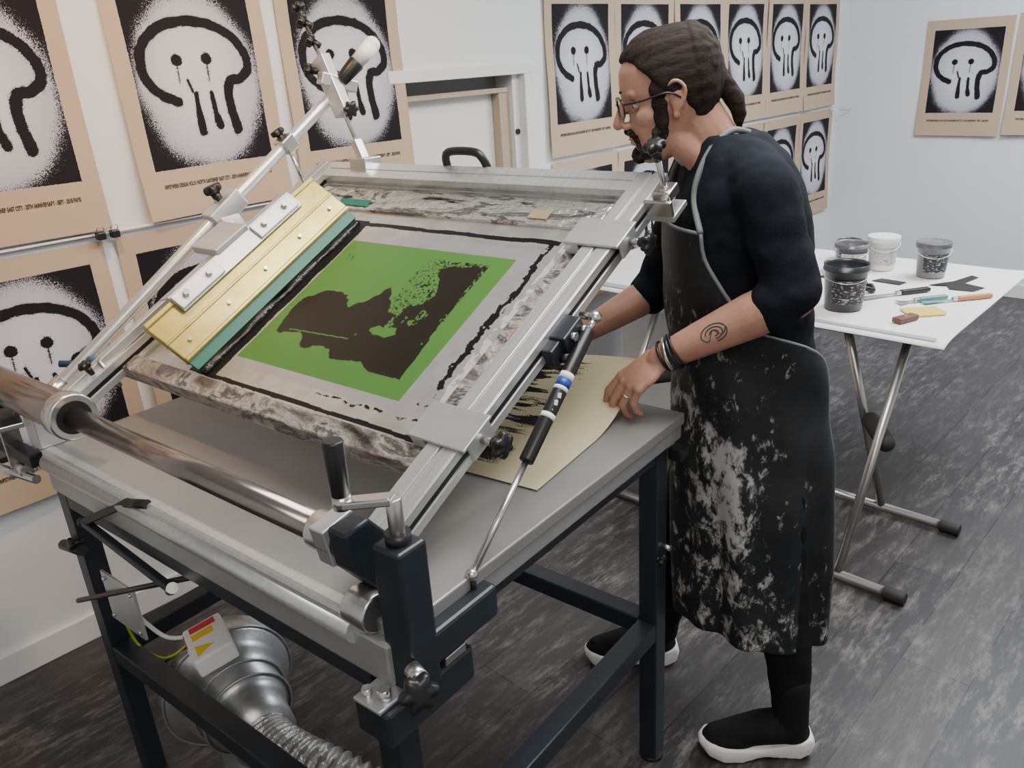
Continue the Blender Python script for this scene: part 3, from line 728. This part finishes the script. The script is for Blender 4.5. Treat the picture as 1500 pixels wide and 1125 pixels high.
for (x,y,rr) in ((3.06,1.15,.045),(3.10,1.18,.035),(3.03,1.18,.03)):
    pts=[(x+rr*(1+.25*math.sin(3*t_))*math.cos(t_),y+rr*(1+.25*math.sin(3*t_))*math.sin(t_),tz+.012+.006*math.sin(5*t_)) for t_ in [k*math.pi/6 for k in range(12)]]
    b.tube(pts,.010,m_ink,8,4,True)
b.done('inky_rag')
b=B()
def blob(pts,z=.7515): b.prism(pts,z-.0015,z,m_blk)
blob([(3.25,.80),(3.32,.78),(3.35,.86),(3.46,.84),(3.48,.87),(3.36,.90),(3.33,.92),(3.26,.96),(3.28,.90),(3.24,.88)])
blob([(3.21,1.05),(3.26,1.04),(3.27,1.14),(3.22,1.16)]);blob([(3.16,1.26),(3.20,1.24),(3.22,1.34),(3.18,1.37)])
b.done('stencil_cutouts')

# ---------------------------------------------------------------- MAN  local (r, d, z)
man=empty('printmaker_man',Matrix.Rotation(R(-45),4,'Z'))
m_skin=M('skin',(.36,.18,.12),.45,c2=(.44,.235,.165),nscale=14,bump=.10,bscale=180)
m_hair=M('dark_hair',(.009,.006,.005),.75,c2=(.030,.021,.017),nscale=8,stretch=(4,40,40),bump=.2,bscale=40,spec=.15)
m_swt=M('navy_black_sweater',(.006,.008,.013),.9,c2=(.009,.011,.017),nscale=8,bump=.15,bscale=300,spec=.15)
m_trs=M('black_trousers',(.007,.007,.008),.85,bump=.1,bscale=200,spec=.2)
m_knit=M('black_knit_shoe',(.009,.009,.010),.85,bump=.3,bscale=250,spec=.2)
m_sole=M('white_sole',(.72,.72,.70),.5)
m_glass=M('spectacle_frame',(.02,.015,.015),.25)
Vv=Vector
HM=Matrix.Translation((.352,1.70,1.568))@Matrix.Rotation(R(174),4,'Z')@Matrix.Rotation(R(12),4,'Y')
HMi=HM.inverted()
H=lambda x,y,z:HM@Vv((x,y,z))
HR=HM.to_3x3()
def ell(b,c,r,m,rot=None): b.sph(H(*c),r,m,HR@rot if rot else HR,32)
def hand(b,W,D,N,S,curls,thumb,mat,rings_out=None):
    D=Vv(D).normalized();S=Vv(S);S=(S-D*S.dot(D)).normalized();N=Vv(N);N=(N-D*N.dot(D)-S*N.dot(S)).normalized();W=Vv(W)
    kn=[(.030,.088),(.010,.092),(-.010,.087),(-.029,.078)];ln=[(.044,.027,.022),(.048,.031,.024),(.044,.029,.023),(.034,.022,.019)]
    tips=[]
    b.chain([W-D*.03,W+D*.01],[.026,.024],mat)
    rot=Matrix((D,S,N)).transposed()
    b.sph(W+D*.05,(.050,.040,.017),mat,rot)
    for i,(s,k) in enumerate(kn):
        K=W+D*k+S*s
        b.cap(W+D*.012+S*s*.55,K,.0135,.0115,mat)
        p=K;th=0;r=.0103 if i<3 else .009
        for j,L in enumerate(ln[i]):
            th+=curls[i][j];d=D*math.cos(th)+N*math.sin(th)+S*(.06*(1.5-i)*(1 if j==0 else 0))
            q_=p+d.normalized()*L;b.cap(p,q_,r,r-.0009,mat,14);p=q_;r-=.0009
            if rings_out is not None and i==2 and j==0: rings_out.append((K.lerp(q_,.45),d.normalized()))
        tips.append(p)
    T0=W+D*.018+S*.024+N*.004;d1=(D*thumb[0]+S*thumb[1]+N*thumb[2]).normalized();d2=(D*(thumb[0]+.35)+S*(thumb[1]-.25)+N*(thumb[2]+.2)).normalized()
    T1=T0+d1*.040;T2=T1+d2*.033;T3=T2+(d2+D*.2).normalized()*.026
    b.chain([T0,T1,T2,T3],[.0165,.0125,.0105,.009],mat,14)
    return tips
HZ=[-.120,-.112,-.095,-.075,-.055,-.035,-.015,.005,.020,.035,.065,.095,.113,.121]
HF=[.068,.080,.086,.086,.089,.088,.086,.087,.095,.095,.090,.070,.045,.018]
HB=[.020,.000,-.028,-.048,-.068,-.082,-.094,-.100,-.103,-.104,-.101,-.085,-.062,-.035]
HW=[.020,.034,.048,.057,.063,.068,.072,.076,.0775,.078,.074,.060,.040,.018]
def head_ring(z,off=lambda x,y,z:0.,n=72,p=2.25):
    f=np.interp(z,HZ,HF);bk=np.interp(z,HZ,HB);w=np.interp(z,HZ,HW);c=(f+bk)/2;L=(f-bk)/2;out=[]
    for j in range(n):
        a=2*math.pi*j/n;ca,sa=math.cos(a),math.sin(a)
        x=c+L*math.copysign(abs(ca)**(2/p),ca);y=w*math.copysign(abs(sa)**(2/p),sa)
        if ca>0: y*=1-.10*ca**3*1.0
        o_=off(x,y,z);d=Vv((ca,sa)).normalized()
        out.append(H(x+d.x*o_,y+d.y*o_,z+o_*max(0,(z-.05)/.07)))
    return out
b=B()
sk=m_skin
zs_=list(np.linspace(-.120,.121,42))
b.loft([head_ring(z) for z in zs_],sk)
for s in (1,-1):
    b.cap(H(.085,s*.010,.023),H(.073,s*.046,.022),.0095,.009,sk)
    ell(b,(.048,s*.044,-.026),(.030,.0225,.022),sk)
    b.sph(H(.096,s*.0135,-.037),(.010,.007,.008),sk,HR)
    ell(b,(-.006,s*.078,-.006),(.014,.007,.026),sk,Matrix.Rotation(R(-12),3,'Y'))
    ear=[(.004,s*.076,-.034),(-.006,s*.081,-.026),(-.018,s*.086,-.008),(-.022,s*.088,.012),(-.010,s*.086,.027),(.005,s*.081,.024),(.010,s*.076,.008)]
    b.tube([H(*p) for p in ear],.0042,sk,10)
    b.sph(H(.001,s*.078,-.034),(.008,.006,.009),sk,HR)
b.chain([H(.086,0,.014),H(.099,0,-.006),H(.111,0,-.030)],[.0085,.0095,.0118],sk)
b.chain([H(.081,-.022,-.060),H(.090,-.008,-.058),H(.090,.008,-.058),H(.081,.022,-.060)],[.005,.0065,.0065,.005],sk)
b.chain([H(.080,-.018,-.071),H(.088,0,-.071),H(.080,.018,-.071)],[.0055,.0075,.0055],sk)
ell(b,(.076,0,-.100),(.018,.022,.016),sk)
b.chain([H(-.030,0,-.035),Vv((.430,1.70,1.475)),Vv((.462,1.695,1.42)),Vv((.47,1.69,1.36))],[.058,.060,.066,.07],sk)
b.chain([H(.01,.03,-.075),Vv((.41,1.665,1.44))],[.03,.03],sk);b.chain([H(.01,-.03,-.075),Vv((.41,1.735,1.44))],[.03,.03],sk)
sL=Vv((.497,1.515,1.395));eL=Vv((.540,1.462,1.204));wL=Vv((.310,1.545,1.068))
b.chain([sL,eL,eL.lerp(wL,.3),eL.lerp(wL,.7),wL],[.048,.044,.045,.036,.028],sk)
ringp=[]
tipsL=hand(b,wL,(-.80,-.06,-.60),(.35,.40,-.85),(-.1,.85,.45),[(.35,.5,.3),(.5,.6,.35),(.6,.65,.4),(.65,.65,.4)],(.7,.45,.55),sk,ringp)
sR=Vv((.445,1.86,1.385));eR=Vv((.375,1.90,1.115));wR=Vv((.175,1.845,1.03))
b.chain([sR,eR,eR.lerp(wR,.3),eR.lerp(wR,.7),wR],[.048,.040,.041,.034,.027],sk)
hand(b,wR,(-.90,-.25,-.22),(.0,.1,-1),(-.2,-.9,-.1),[(.25,.4,.3),(.3,.45,.3),(.4,.5,.35),(.5,.5,.4)],(.6,.5,.5),sk)
def facedisp(co):
    l=HMi@co
    if l.length>.17: return 0.
    d=0.
    for s in (1,-1):
        d-=.0090*math.exp(-((l.x-.080)**2/.02**2+(l.y-s*.031)**2/.016**2+(l.z-.001)**2/.012**2))
        d-=.0025*math.exp(-((l.x-.08)**2/.03**2+(l.y-s*.034)**2/.008**2+(l.z+.050)**2/.018**2))
        d-=.003*math.exp(-((l.x-.05)**2/.02**2+(l.y-s*.065)**2/.02**2+(l.z-.03)**2/.02**2))
    return d
fuse(b,'body_skin',man,.0028,5,m_skin,disp=facedisp)
b=B();m_eye=M('eye_white',(.6,.57,.54),.2);m_iris=M('iris',(.04,.025,.018),.2)
for s in (1,-1):
    b.sph(H(.0645,s*.031,.000),.0125,m_eye);b.sph(H(.0735,s*.031,-.002),(.0045,.006,.006),m_iris,HR)
b.done('eyes',man)
b=B()
for s in (1,-1):
    for z0,z1 in ((.009,.0055),(-.009,-.0075)):
        b.chain([H(.069,s*.019,z0*.4),H(.0765,s*.029,z0),H(.073,s*.040,z1),H(.067,s*.046,z1*.4)],[.0022,.0030,.0030,.002],sk)
b.done('eyelids',man)
b=B();b.chain([H(.0865,-.018,-.0645),H(.0955,0,-.0645),H(.0865,.018,-.0645)],[.0012,.0016,.0012],M('lip_dark',(.15,.05,.04),.5));b.done('mouth',man)
def hoff(x,y,z):
    xl=np.interp(z,[-.10,-.06,-.03,-.01,.02,.04,.06,.08,.10,.12],[-.06,-.045,-.030,-.022,.022,.034,.050,.066,.085,.09])
    ay=abs(y)
    xl+=.014*math.exp(-((ay)/.022)**2)*(1 if z>.05 else 0)
    m_=1-float(sstep(xl-.006,xl+.006,x))
    th=.0065+.003*(1 if x<-.05 else 0)
    return -.006+(th+.006)*m_
b=B()
b.loft([head_ring(z,hoff,n=110) for z in np.linspace(-.085,.121,70)],m_hair)
def hd(co):
    l=HMi@co;return .0022*mnoise.noise(Vv((l.x*16+l.z*10,l.y*85,l.z*70)))
hs=[(0,-.095,.000,.028),(0,-.110,-.018,.020),(0,-.122,-.042,.019),(0,-.126,-.070,.015),(0,-.122,-.098,.006)]
b.chain([H(x_,y_,z_) for y_,x_,z_,r_ in hs],[h_[3] for h_ in hs],m_hair)
rz=lambda s,a:Matrix.Rotation(R(a*s),3,'Z')
for s in (1,-1):
    ell(b,(.026,s*.0725,.018),(.019,.0065,.020),m_hair,rz(s,-8))
    ell(b,(.028,s*.0695,-.008),(.016,.0060,.022),m_hair,rz(s,-10))
    ell(b,(.030,s*.0655,-.034),(.016,.0065,.024),m_hair,rz(s,-14))
fuse(b,'hair',man,.0028,2,m_hair,disp=hd)
b=B()
for s in (1,-1): b.chain([H(.093,s*.012,.029),H(.084,s*.030,.032),H(.075,s*.045,.028)],[.0032,.0038,.0026],m_hair)
b.done('eyebrows',man)
b=B()
hm=m_hair
for s in (1,-1):
    ell(b,(.036,s*.0585,-.058),(.018,.0080,.018),hm,rz(s,-22))
    ell(b,(.050,s*.0480,-.080),(.020,.0100,.014),hm,rz(s,-35))
    ell(b,(.066,s*.030,-.097),(.018,.014,.012),hm,rz(s,-40))
    b.chain([H(.097,s*.002,-.049),H(.092,s*.016,-.050),H(.083,s*.028,-.062),H(.078,s*.028,-.085)],[.0062,.0062,.0055,.0055],hm)
b.sph(H(.080,0,-.099),(.018,.024,.018),hm,HR)
fuse(b,'beard',man,.0022,2,M('greying_beard',(.012,.009,.008),.75,c2=(.08,.07,.065),nscale=60,ramp=(.48,.72),bump=.4,bscale=200,spec=.15),disp=lambda co:.0022*mnoise.noise(co*160))
b=B()
for s in (1,-1):
    cy=s*.033
    pts=[]
    for k in range(20):
        a=k*math.pi/10;dy=.025*math.copysign(abs(math.cos(a))**.7,math.cos(a));yy=cy+dy
        pts.append(H(.104-.25*max(0,abs(yy)-.02)**1.0*.9,yy,.001+.018*math.copysign(abs(math.sin(a))**.7,math.sin(a))))
    b.tube(pts,.0020,m_glass,8,3,True)
    b.tube([H(.093,s*.058,.008),H(.06,s*.075,.007),H(.012,s*.086,.010),H(-.012,s*.085,-.005)],.0021,m_glass,8)
b.tube([H(.104,-.008,.006),H(.107,0,.008),H(.104,.008,.006)],.0016,m_glass,8)
b.done('spectacles',man)
def ring_e(c,rr,dd,z,n=40,p=2.4):
    out=[]
    for j in range(n):
        a=2*math.pi*j/n;ca,sa=math.cos(a),math.sin(a)
        out.append((c[0]+rr*math.copysign(abs(ca)**(2/p),ca),c[1]+dd*math.copysign(abs(sa)**(2/p),sa),z))
    return out
b=B();sw=m_swt
secs=[(.86,.545,.142,.155),(.95,.535,.146,.155),(1.05,.520,.146,.152),(1.15,.510,.145,.155),(1.25,.502,.143,.168),(1.33,.497,.134,.180),(1.40,.493,.115,.175),(1.445,.487,.095,.145),(1.475,.478,.080,.10),(1.490,.470,.070,.078)]
b.loft([ring_e((c,1.695),rr,dd,z) for z,c,rr,dd in secs],sw)
b.chain([Vv((.485,1.60,1.42)),sL+Vv((0,.01,.005)),sL.lerp(eL,.5),eL+Vv((0,0,.008)),eL.lerp(wL,.12)],[.064,.062,.056,.053,.053],sw)
b.chain([Vv((.475,1.80,1.41)),sR,sR.lerp(eR,.5),eR+Vv((0,0,.01)),eR.lerp(wR,.12)],[.066,.064,.058,.054,.052],sw)
def wr(co):
    v=mnoise.noise(Vv((co.x*9,co.y*9,co.z*20+3)))
    return .0055*v+.0020*mnoise.noise(co*40)
fuse(b,'sweater',man,.005,9,m_swt,disp=wr)
b=B()
b.loft([ring_e((c,1.69),rr,dd,z) for z,c,rr,dd in [(.80,.545,.12,.14),(.90,.54,.135,.15),(.98,.535,.135,.15)]],m_trs)
b.chain([Vv((.555,1.61,.88)),Vv((.595,1.575,.50)),Vv((.625,1.555,.28)),Vv((.640,1.545,.09))],[.095,.066,.056,.042],m_trs)
b.chain([Vv((.515,1.77,.88)),Vv((.43,1.845,.50)),Vv((.405,1.87,.28)),Vv((.385,1.885,.10))],[.095,.066,.056,.044],m_trs)
fuse(b,'trousers',man,.006,5,m_trs,disp=lambda co:.004*mnoise.noise(co*22))
def shoe(name,heel,toe,w=.048):
    heel=Vv((heel[0],heel[1],0));toe=Vv((toe[0],toe[1],0));x=(toe-heel);L=x.length;x.normalize();y=Vv((0,0,1)).cross(x)
    m=Matrix((x,y,Vv((0,0,1)))).transposed().to_4x4();m.translation=heel
    T=lambda a,b_,c:m@Vv((a*L,b_,c))
    b=B()
    b.chain([T(.20,0,.20),T(.20,0,.11),T(.20,0,.075)],[.040,.043,.045],m_knit)
    b.chain([T(.20,0,.075),T(.45,0,.07),T(.68,0,.055),T(.86,0,.048)],[.044,.043,.038,.030],m_knit)
    b.sph(T(.72,0,.045),(.075,.044,.030),m_knit,m.to_3x3());b.sph(T(.17,0,.055),(.042,.038,.04),m_knit,m.to_3x3())
    o1=fuse(b,name+'_upper',man,.004,3,m_knit)
    b=B()
    out=[(.0,.018),(.02,.033),(.12,.041),(.30,.038),(.45,.040),(.65,.050),(.82,.049),(.94,.036),(1.0,.012)]
    pl=out+[(a,-c) for a,c in out[::-1]]
    def rg(z0f,sc): return [T(.5+(a-.5)*sc,c*sc,z0f(a)) for a,c in pl]
    arch=lambda a:.010*math.exp(-((a-.42)/.10)**2)
    bot=lambda a:.0+.018*max(0,(a-.8)/.2)**2+.012*max(0,(.06-a)/.06)+arch(a)
    tp=lambda a:.040+.016*max(0,(.30-a)/.3)-.008*math.exp(-((a-.45)/.12)**2)+.012*max(0,(a-.8)/.2)
    b.loft([rg(bot,.96),rg(lambda a:bot(a)+.006,1.0),rg(lambda a:(bot(a)+tp(a))*.55,1.03),rg(lambda a:tp(a)-.004,1.0),rg(tp,.95)],m_sole)
    fuse(b,name+'_sole',man,.003,2,m_sole)
shoe('left_shoe',(.690,1.528),(.415,1.545));shoe('right_shoe',(.43,1.885),(.165,1.90))
b=B()
fd=(wL-eL).normalized()
def band(c,ax,r,th,mat,n=20,sq=1.):
    qm=ax.to_track_quat('Z','Y').to_matrix()
    b.tube([c+qm@Vv((r*math.cos(2*math.pi*k/n),r*sq*math.sin(2*math.pi*k/n),0)) for k in range(n)],th,mat,8,3,True)
band(eL.lerp(wL,.90),fd,.034,.005,m_blk);band(eL.lerp(wL,.94),(fd+Vv((0,0,.15))).normalized(),.033,.0045,m_chrome);band(eL.lerp(wL,.86),(fd+Vv((0,0,-.12))).normalized(),.036,.003,m_blk);band(eL.lerp(wL,.98),fd,.031,.003,m_blk)
if ringp: band(ringp[0][0],ringp[0][1],.0112,.0016,m_chrome,12)
b.done('bracelets_and_ring',man)
b=B();m_tat=M('tattoo_ink',(.05,.055,.06),.6)
upv=Vv((0,-.9,.42));upv=(upv-fd*upv.dot(fd)).normalized();sdv=fd.cross(upv)
def tp_(u_,v_):
    t_=.55+u_;rad=.045+( .036-.045)*max(0,min(1,(t_-.3)/.4))
    a_=v_/rad;return eL.lerp(wL,t_)+(upv*math.cos(a_)+sdv*math.sin(a_))*(rad-.0003)
for k in range(3):
    b.tube([tp_((.02+.02*k)*math.cos(a_)*1.6,(.006+.006*k)*math.sin(a_)) for a_ in [j*math.pi/6 for j in range(10)]],.0014,m_tat,6,3)
b.tube([tp_(-.10,.004),tp_(-.05,-.008),tp_(.0,.006),tp_(.06,-.012),tp_(.10,.0)],.0014,m_tat,6)
b.done('tattoo',man)
ma=bpy.data.materials.new('paint_splattered_apron');ma.use_nodes=True;nt=ma.node_tree;bs=nt.nodes['Principled BSDF'];bs.inputs['Roughness'].default_value=.6;bs.inputs['Specular IOR Level'].default_value=.3
tc=nt.nodes.new('ShaderNodeTexCoord')
def nz(scale,det,rg,st=None,dist=0):
    n=nt.nodes.new('ShaderNodeTexNoise');n.inputs['Scale'].default_value=scale;n.inputs['Detail'].default_value=det;n.inputs['Roughness'].default_value=.72;n.inputs['Distortion'].default_value=dist
    src=tc.outputs['Object']
    if st:
        mp=nt.nodes.new('ShaderNodeMapping');mp.inputs['Scale'].default_value=st;nt.links.new(src,mp.inputs[0]);src=mp.outputs[0]
    nt.links.new(src,n.inputs[0])
    r=nt.nodes.new('ShaderNodeMapRange');r.inputs[1].default_value=rg[0];r.inputs[2].default_value=rg[1];nt.links.new(n.outputs[0],r.inputs[0]);return r.outputs[0]
att=nt.nodes.new('ShaderNodeVertexColor');att.layer_name='ink';sp=nt.nodes.new('ShaderNodeSeparateColor');nt.links.new(att.outputs[0],sp.inputs[0])
f1=nz(36,12,(.3,.7),(1,1,.6),.3)
th=nt.nodes.new('ShaderNodeMath');th.operation='ADD';nt.links.new(f1,th.inputs[0]);nt.links.new(sp.outputs[0],th.inputs[1])
t2=nt.nodes.new('ShaderNodeMapRange');t2.inputs[1].default_value=.98;t2.inputs[2].default_value=1.22;nt.links.new(th.outputs[0],t2.inputs[0])
f2=nz(5,5,(.4,.7))
cA=nt.nodes.new('ShaderNodeMix');cA.data_type='RGBA';cA.inputs[6].default_value=(.009,.010,.012,1);cA.inputs[7].default_value=(.024,.025,.028,1);nt.links.new(f2,cA.inputs[0])
cB=nt.nodes.new('ShaderNodeMix');cB.data_type='RGBA';cB.inputs[7].default_value=(.40,.40,.39,1);nt.links.new(cA.outputs[2],cB.inputs[6]);nt.links.new(t2.outputs[0],cB.inputs[0])
nt.links.new(cB.outputs[2],bs.inputs['Base Color'])
zt,zb=1.315,.335
def ap(u,v):
    z=zb+(zt-zb)*v
    z=z+(.03*np.cos((u-.62)*6)-.015)*(1-v)**3
    zs=np.array([.2,.5,.8,.95,1.05,1.15,1.25,1.33]);cs_=np.interp(z,zs,[.575,.565,.550,.538,.524,.512,.503,.498])
    rr=np.interp(z,zs,[.178,.180,.174,.164,.161,.159,.157,.150]);dd=np.interp(z,zs,[.195,.193,.182,.172,.168,.170,.182,.195])
    w=sstep(1.02,1.14,z)
    w2=sstep(1.12,1.31,z)
    near=R(142)*(1-w)+R(76)*w;near=near*(1-w2)+R(44)*w2
    far=R(120)*(1-w)+R(60)*w;far=far*(1-w2)+R(38)*w2
    ph=-far+(near+far)*u
    fold=(1-sstep(.5,1.1,z))*(.012*np.sin(ph*5+z*2)+.007*np.sin(ph*11+1.3))+.004*np.sin(z*30+ph*4)*sstep(.6,1.0,z)*(1-sstep(1.1,1.3,z))
    sc=2/2.3
    r=cs_-(rr+fold)*np.sign(np.cos(ph))*np.abs(np.cos(ph))**sc
    d=1.695-(dd+fold)*np.sign(np.sin(ph))*np.abs(np.sin(ph))**sc
    return np.stack([r,d,z],1)
def apc(u,v):
    z=zb+(zt-zb)*v
    near=np.exp(-((u-.68)/.09)**2)*np.exp(-((z-.66)/.20)**2)*.48
    a=near+.28*np.exp(-((u-.5)/.22)**2)*np.exp(-((z-.82)/.25)**2)+.22*np.exp(-((z-1.12)/.15)**2)*np.exp(-((u-.5)/.2)**2)+.14+.28*np.exp(-((z-.42)/.13)**2)
    a=a+.50*(fbm(u*7,v*10,4,77)-.5)
    c=np.zeros((len(u),4));c[:,0]=a;c[:,3]=1;return c
me=grid_mesh('apron_cloth',200,240,ap,apc,[ma]);o=bpy.data.objects.new('apron',me);C.objects.link(o);o.parent=man
sol=o.modifiers.new('s','SOLIDIFY');sol.thickness=.003;sol.offset=1
b=B();m_pip=M('grey_piping',(.13,.155,.15),.7)
def app(u,v): return Vv(ap(np.array([u]),np.array([v]))[0])
b.tube([app(1.0,k/20) for k in range(21)],.0042,m_pip,8,3);b.tube([app(0.0,k/20) for k in range(21)],.0042,m_pip,8,3)
b.tube([app(k/10,1.0) for k in range(11)],.0042,m_pip,8,3)
b.tube([app(1,1),Vv((.382,1.60,1.37)),Vv((.392,1.610,1.42)),Vv((.420,1.622,1.468)),Vv((.460,1.632,1.497)),Vv((.50,1.65,1.49))],.0065,m_pip,8,6)
b.tube([app(0,1),Vv((.372,1.79,1.37)),Vv((.385,1.778,1.42)),Vv((.420,1.765,1.468)),Vv((.465,1.758,1.497)),Vv((.51,1.74,1.485))],.0065,m_pip,8,6)
b.done('apron_piping',man)

# ---------------------------------------------------------------- lights
def area(name,loc,tgt,size,en,col):
    l=bpy.data.lights.new(name,'AREA');l.shape='RECTANGLE';l.size,l.size_y=size;l.energy=en;l.color=col
    o=bpy.data.objects.new(name,l);C.objects.link(o);o.location=loc
    o.rotation_euler=(Vector(tgt)-Vector(loc)).to_track_quat('-Z','Y').to_euler();return o
area('ceiling_light_main',(1.6,.6,2.70),(1.6,.6,0),(1.6,1.0),68,(1,.98,.95))
area('ceiling_light_right',(4.2,.4,2.70),(4.4,.6,0),(1.6,1.2),135,(.92,.96,1))
area('ceiling_light_rear',(-.2,-.6,2.70),(.5,.3,0),(1.4,1.2),46,(1,.96,.9))
def spot(name,loc,tgt,en,col,ang=75):
    l=bpy.data.lights.new(name,'SPOT');l.energy=en;l.color=col;l.spot_size=R(ang);l.spot_blend=.8;l.shadow_soft_size=.06
    o=bpy.data.objects.new(name,l);C.objects.link(o);o.location=loc
    o.rotation_euler=(Vector(tgt)-Vector(loc)).to_track_quat('-Z','Y').to_euler();return o
spot('warm_spot_lamp',(.55,1.55,2.66),(.75,2.52,1.2),82,(1,.60,.30),95)
spot('warm_spot_lamp_b',(1.6,1.5,2.66),(1.75,2.52,1.3),36,(1,.72,.45),80)
w=bpy.data.worlds.new('world');bpy.context.scene.world=w;w.use_nodes=True
w.node_tree.nodes['Background'].inputs[0].default_value=(.6,.63,.68,1);w.node_tree.nodes['Background'].inputs[1].default_value=.3

# ---------------------------------------------------------------- camera
p=math.atan(1180/2944);ro=math.atan(193/2938)
cp,sp_,cr,sr=math.cos(p),math.sin(p),math.cos(ro),math.sin(ro)
q=math.sqrt(.5);f0=Vector((q,q,0));r0=Vector((q,-q,0))
F=f0*cp-Vector((0,0,sp_));dn=f0*(-sp_)-Vector((0,0,cp))
cx=r0*cr+dn*sr;cy=-(r0*-sr+dn*cr)
cam=bpy.data.cameras.new('camera');co=bpy.data.objects.new('camera',cam);C.objects.link(co)
mw=Matrix((cx,cy,-F)).transposed().to_4x4();mw.translation=(0,0,1.65);co.matrix_world=mw
cam.sensor_width=36;cam.lens=36*1180/1500;cam.clip_start=.02
bpy.context.scene.camera=co
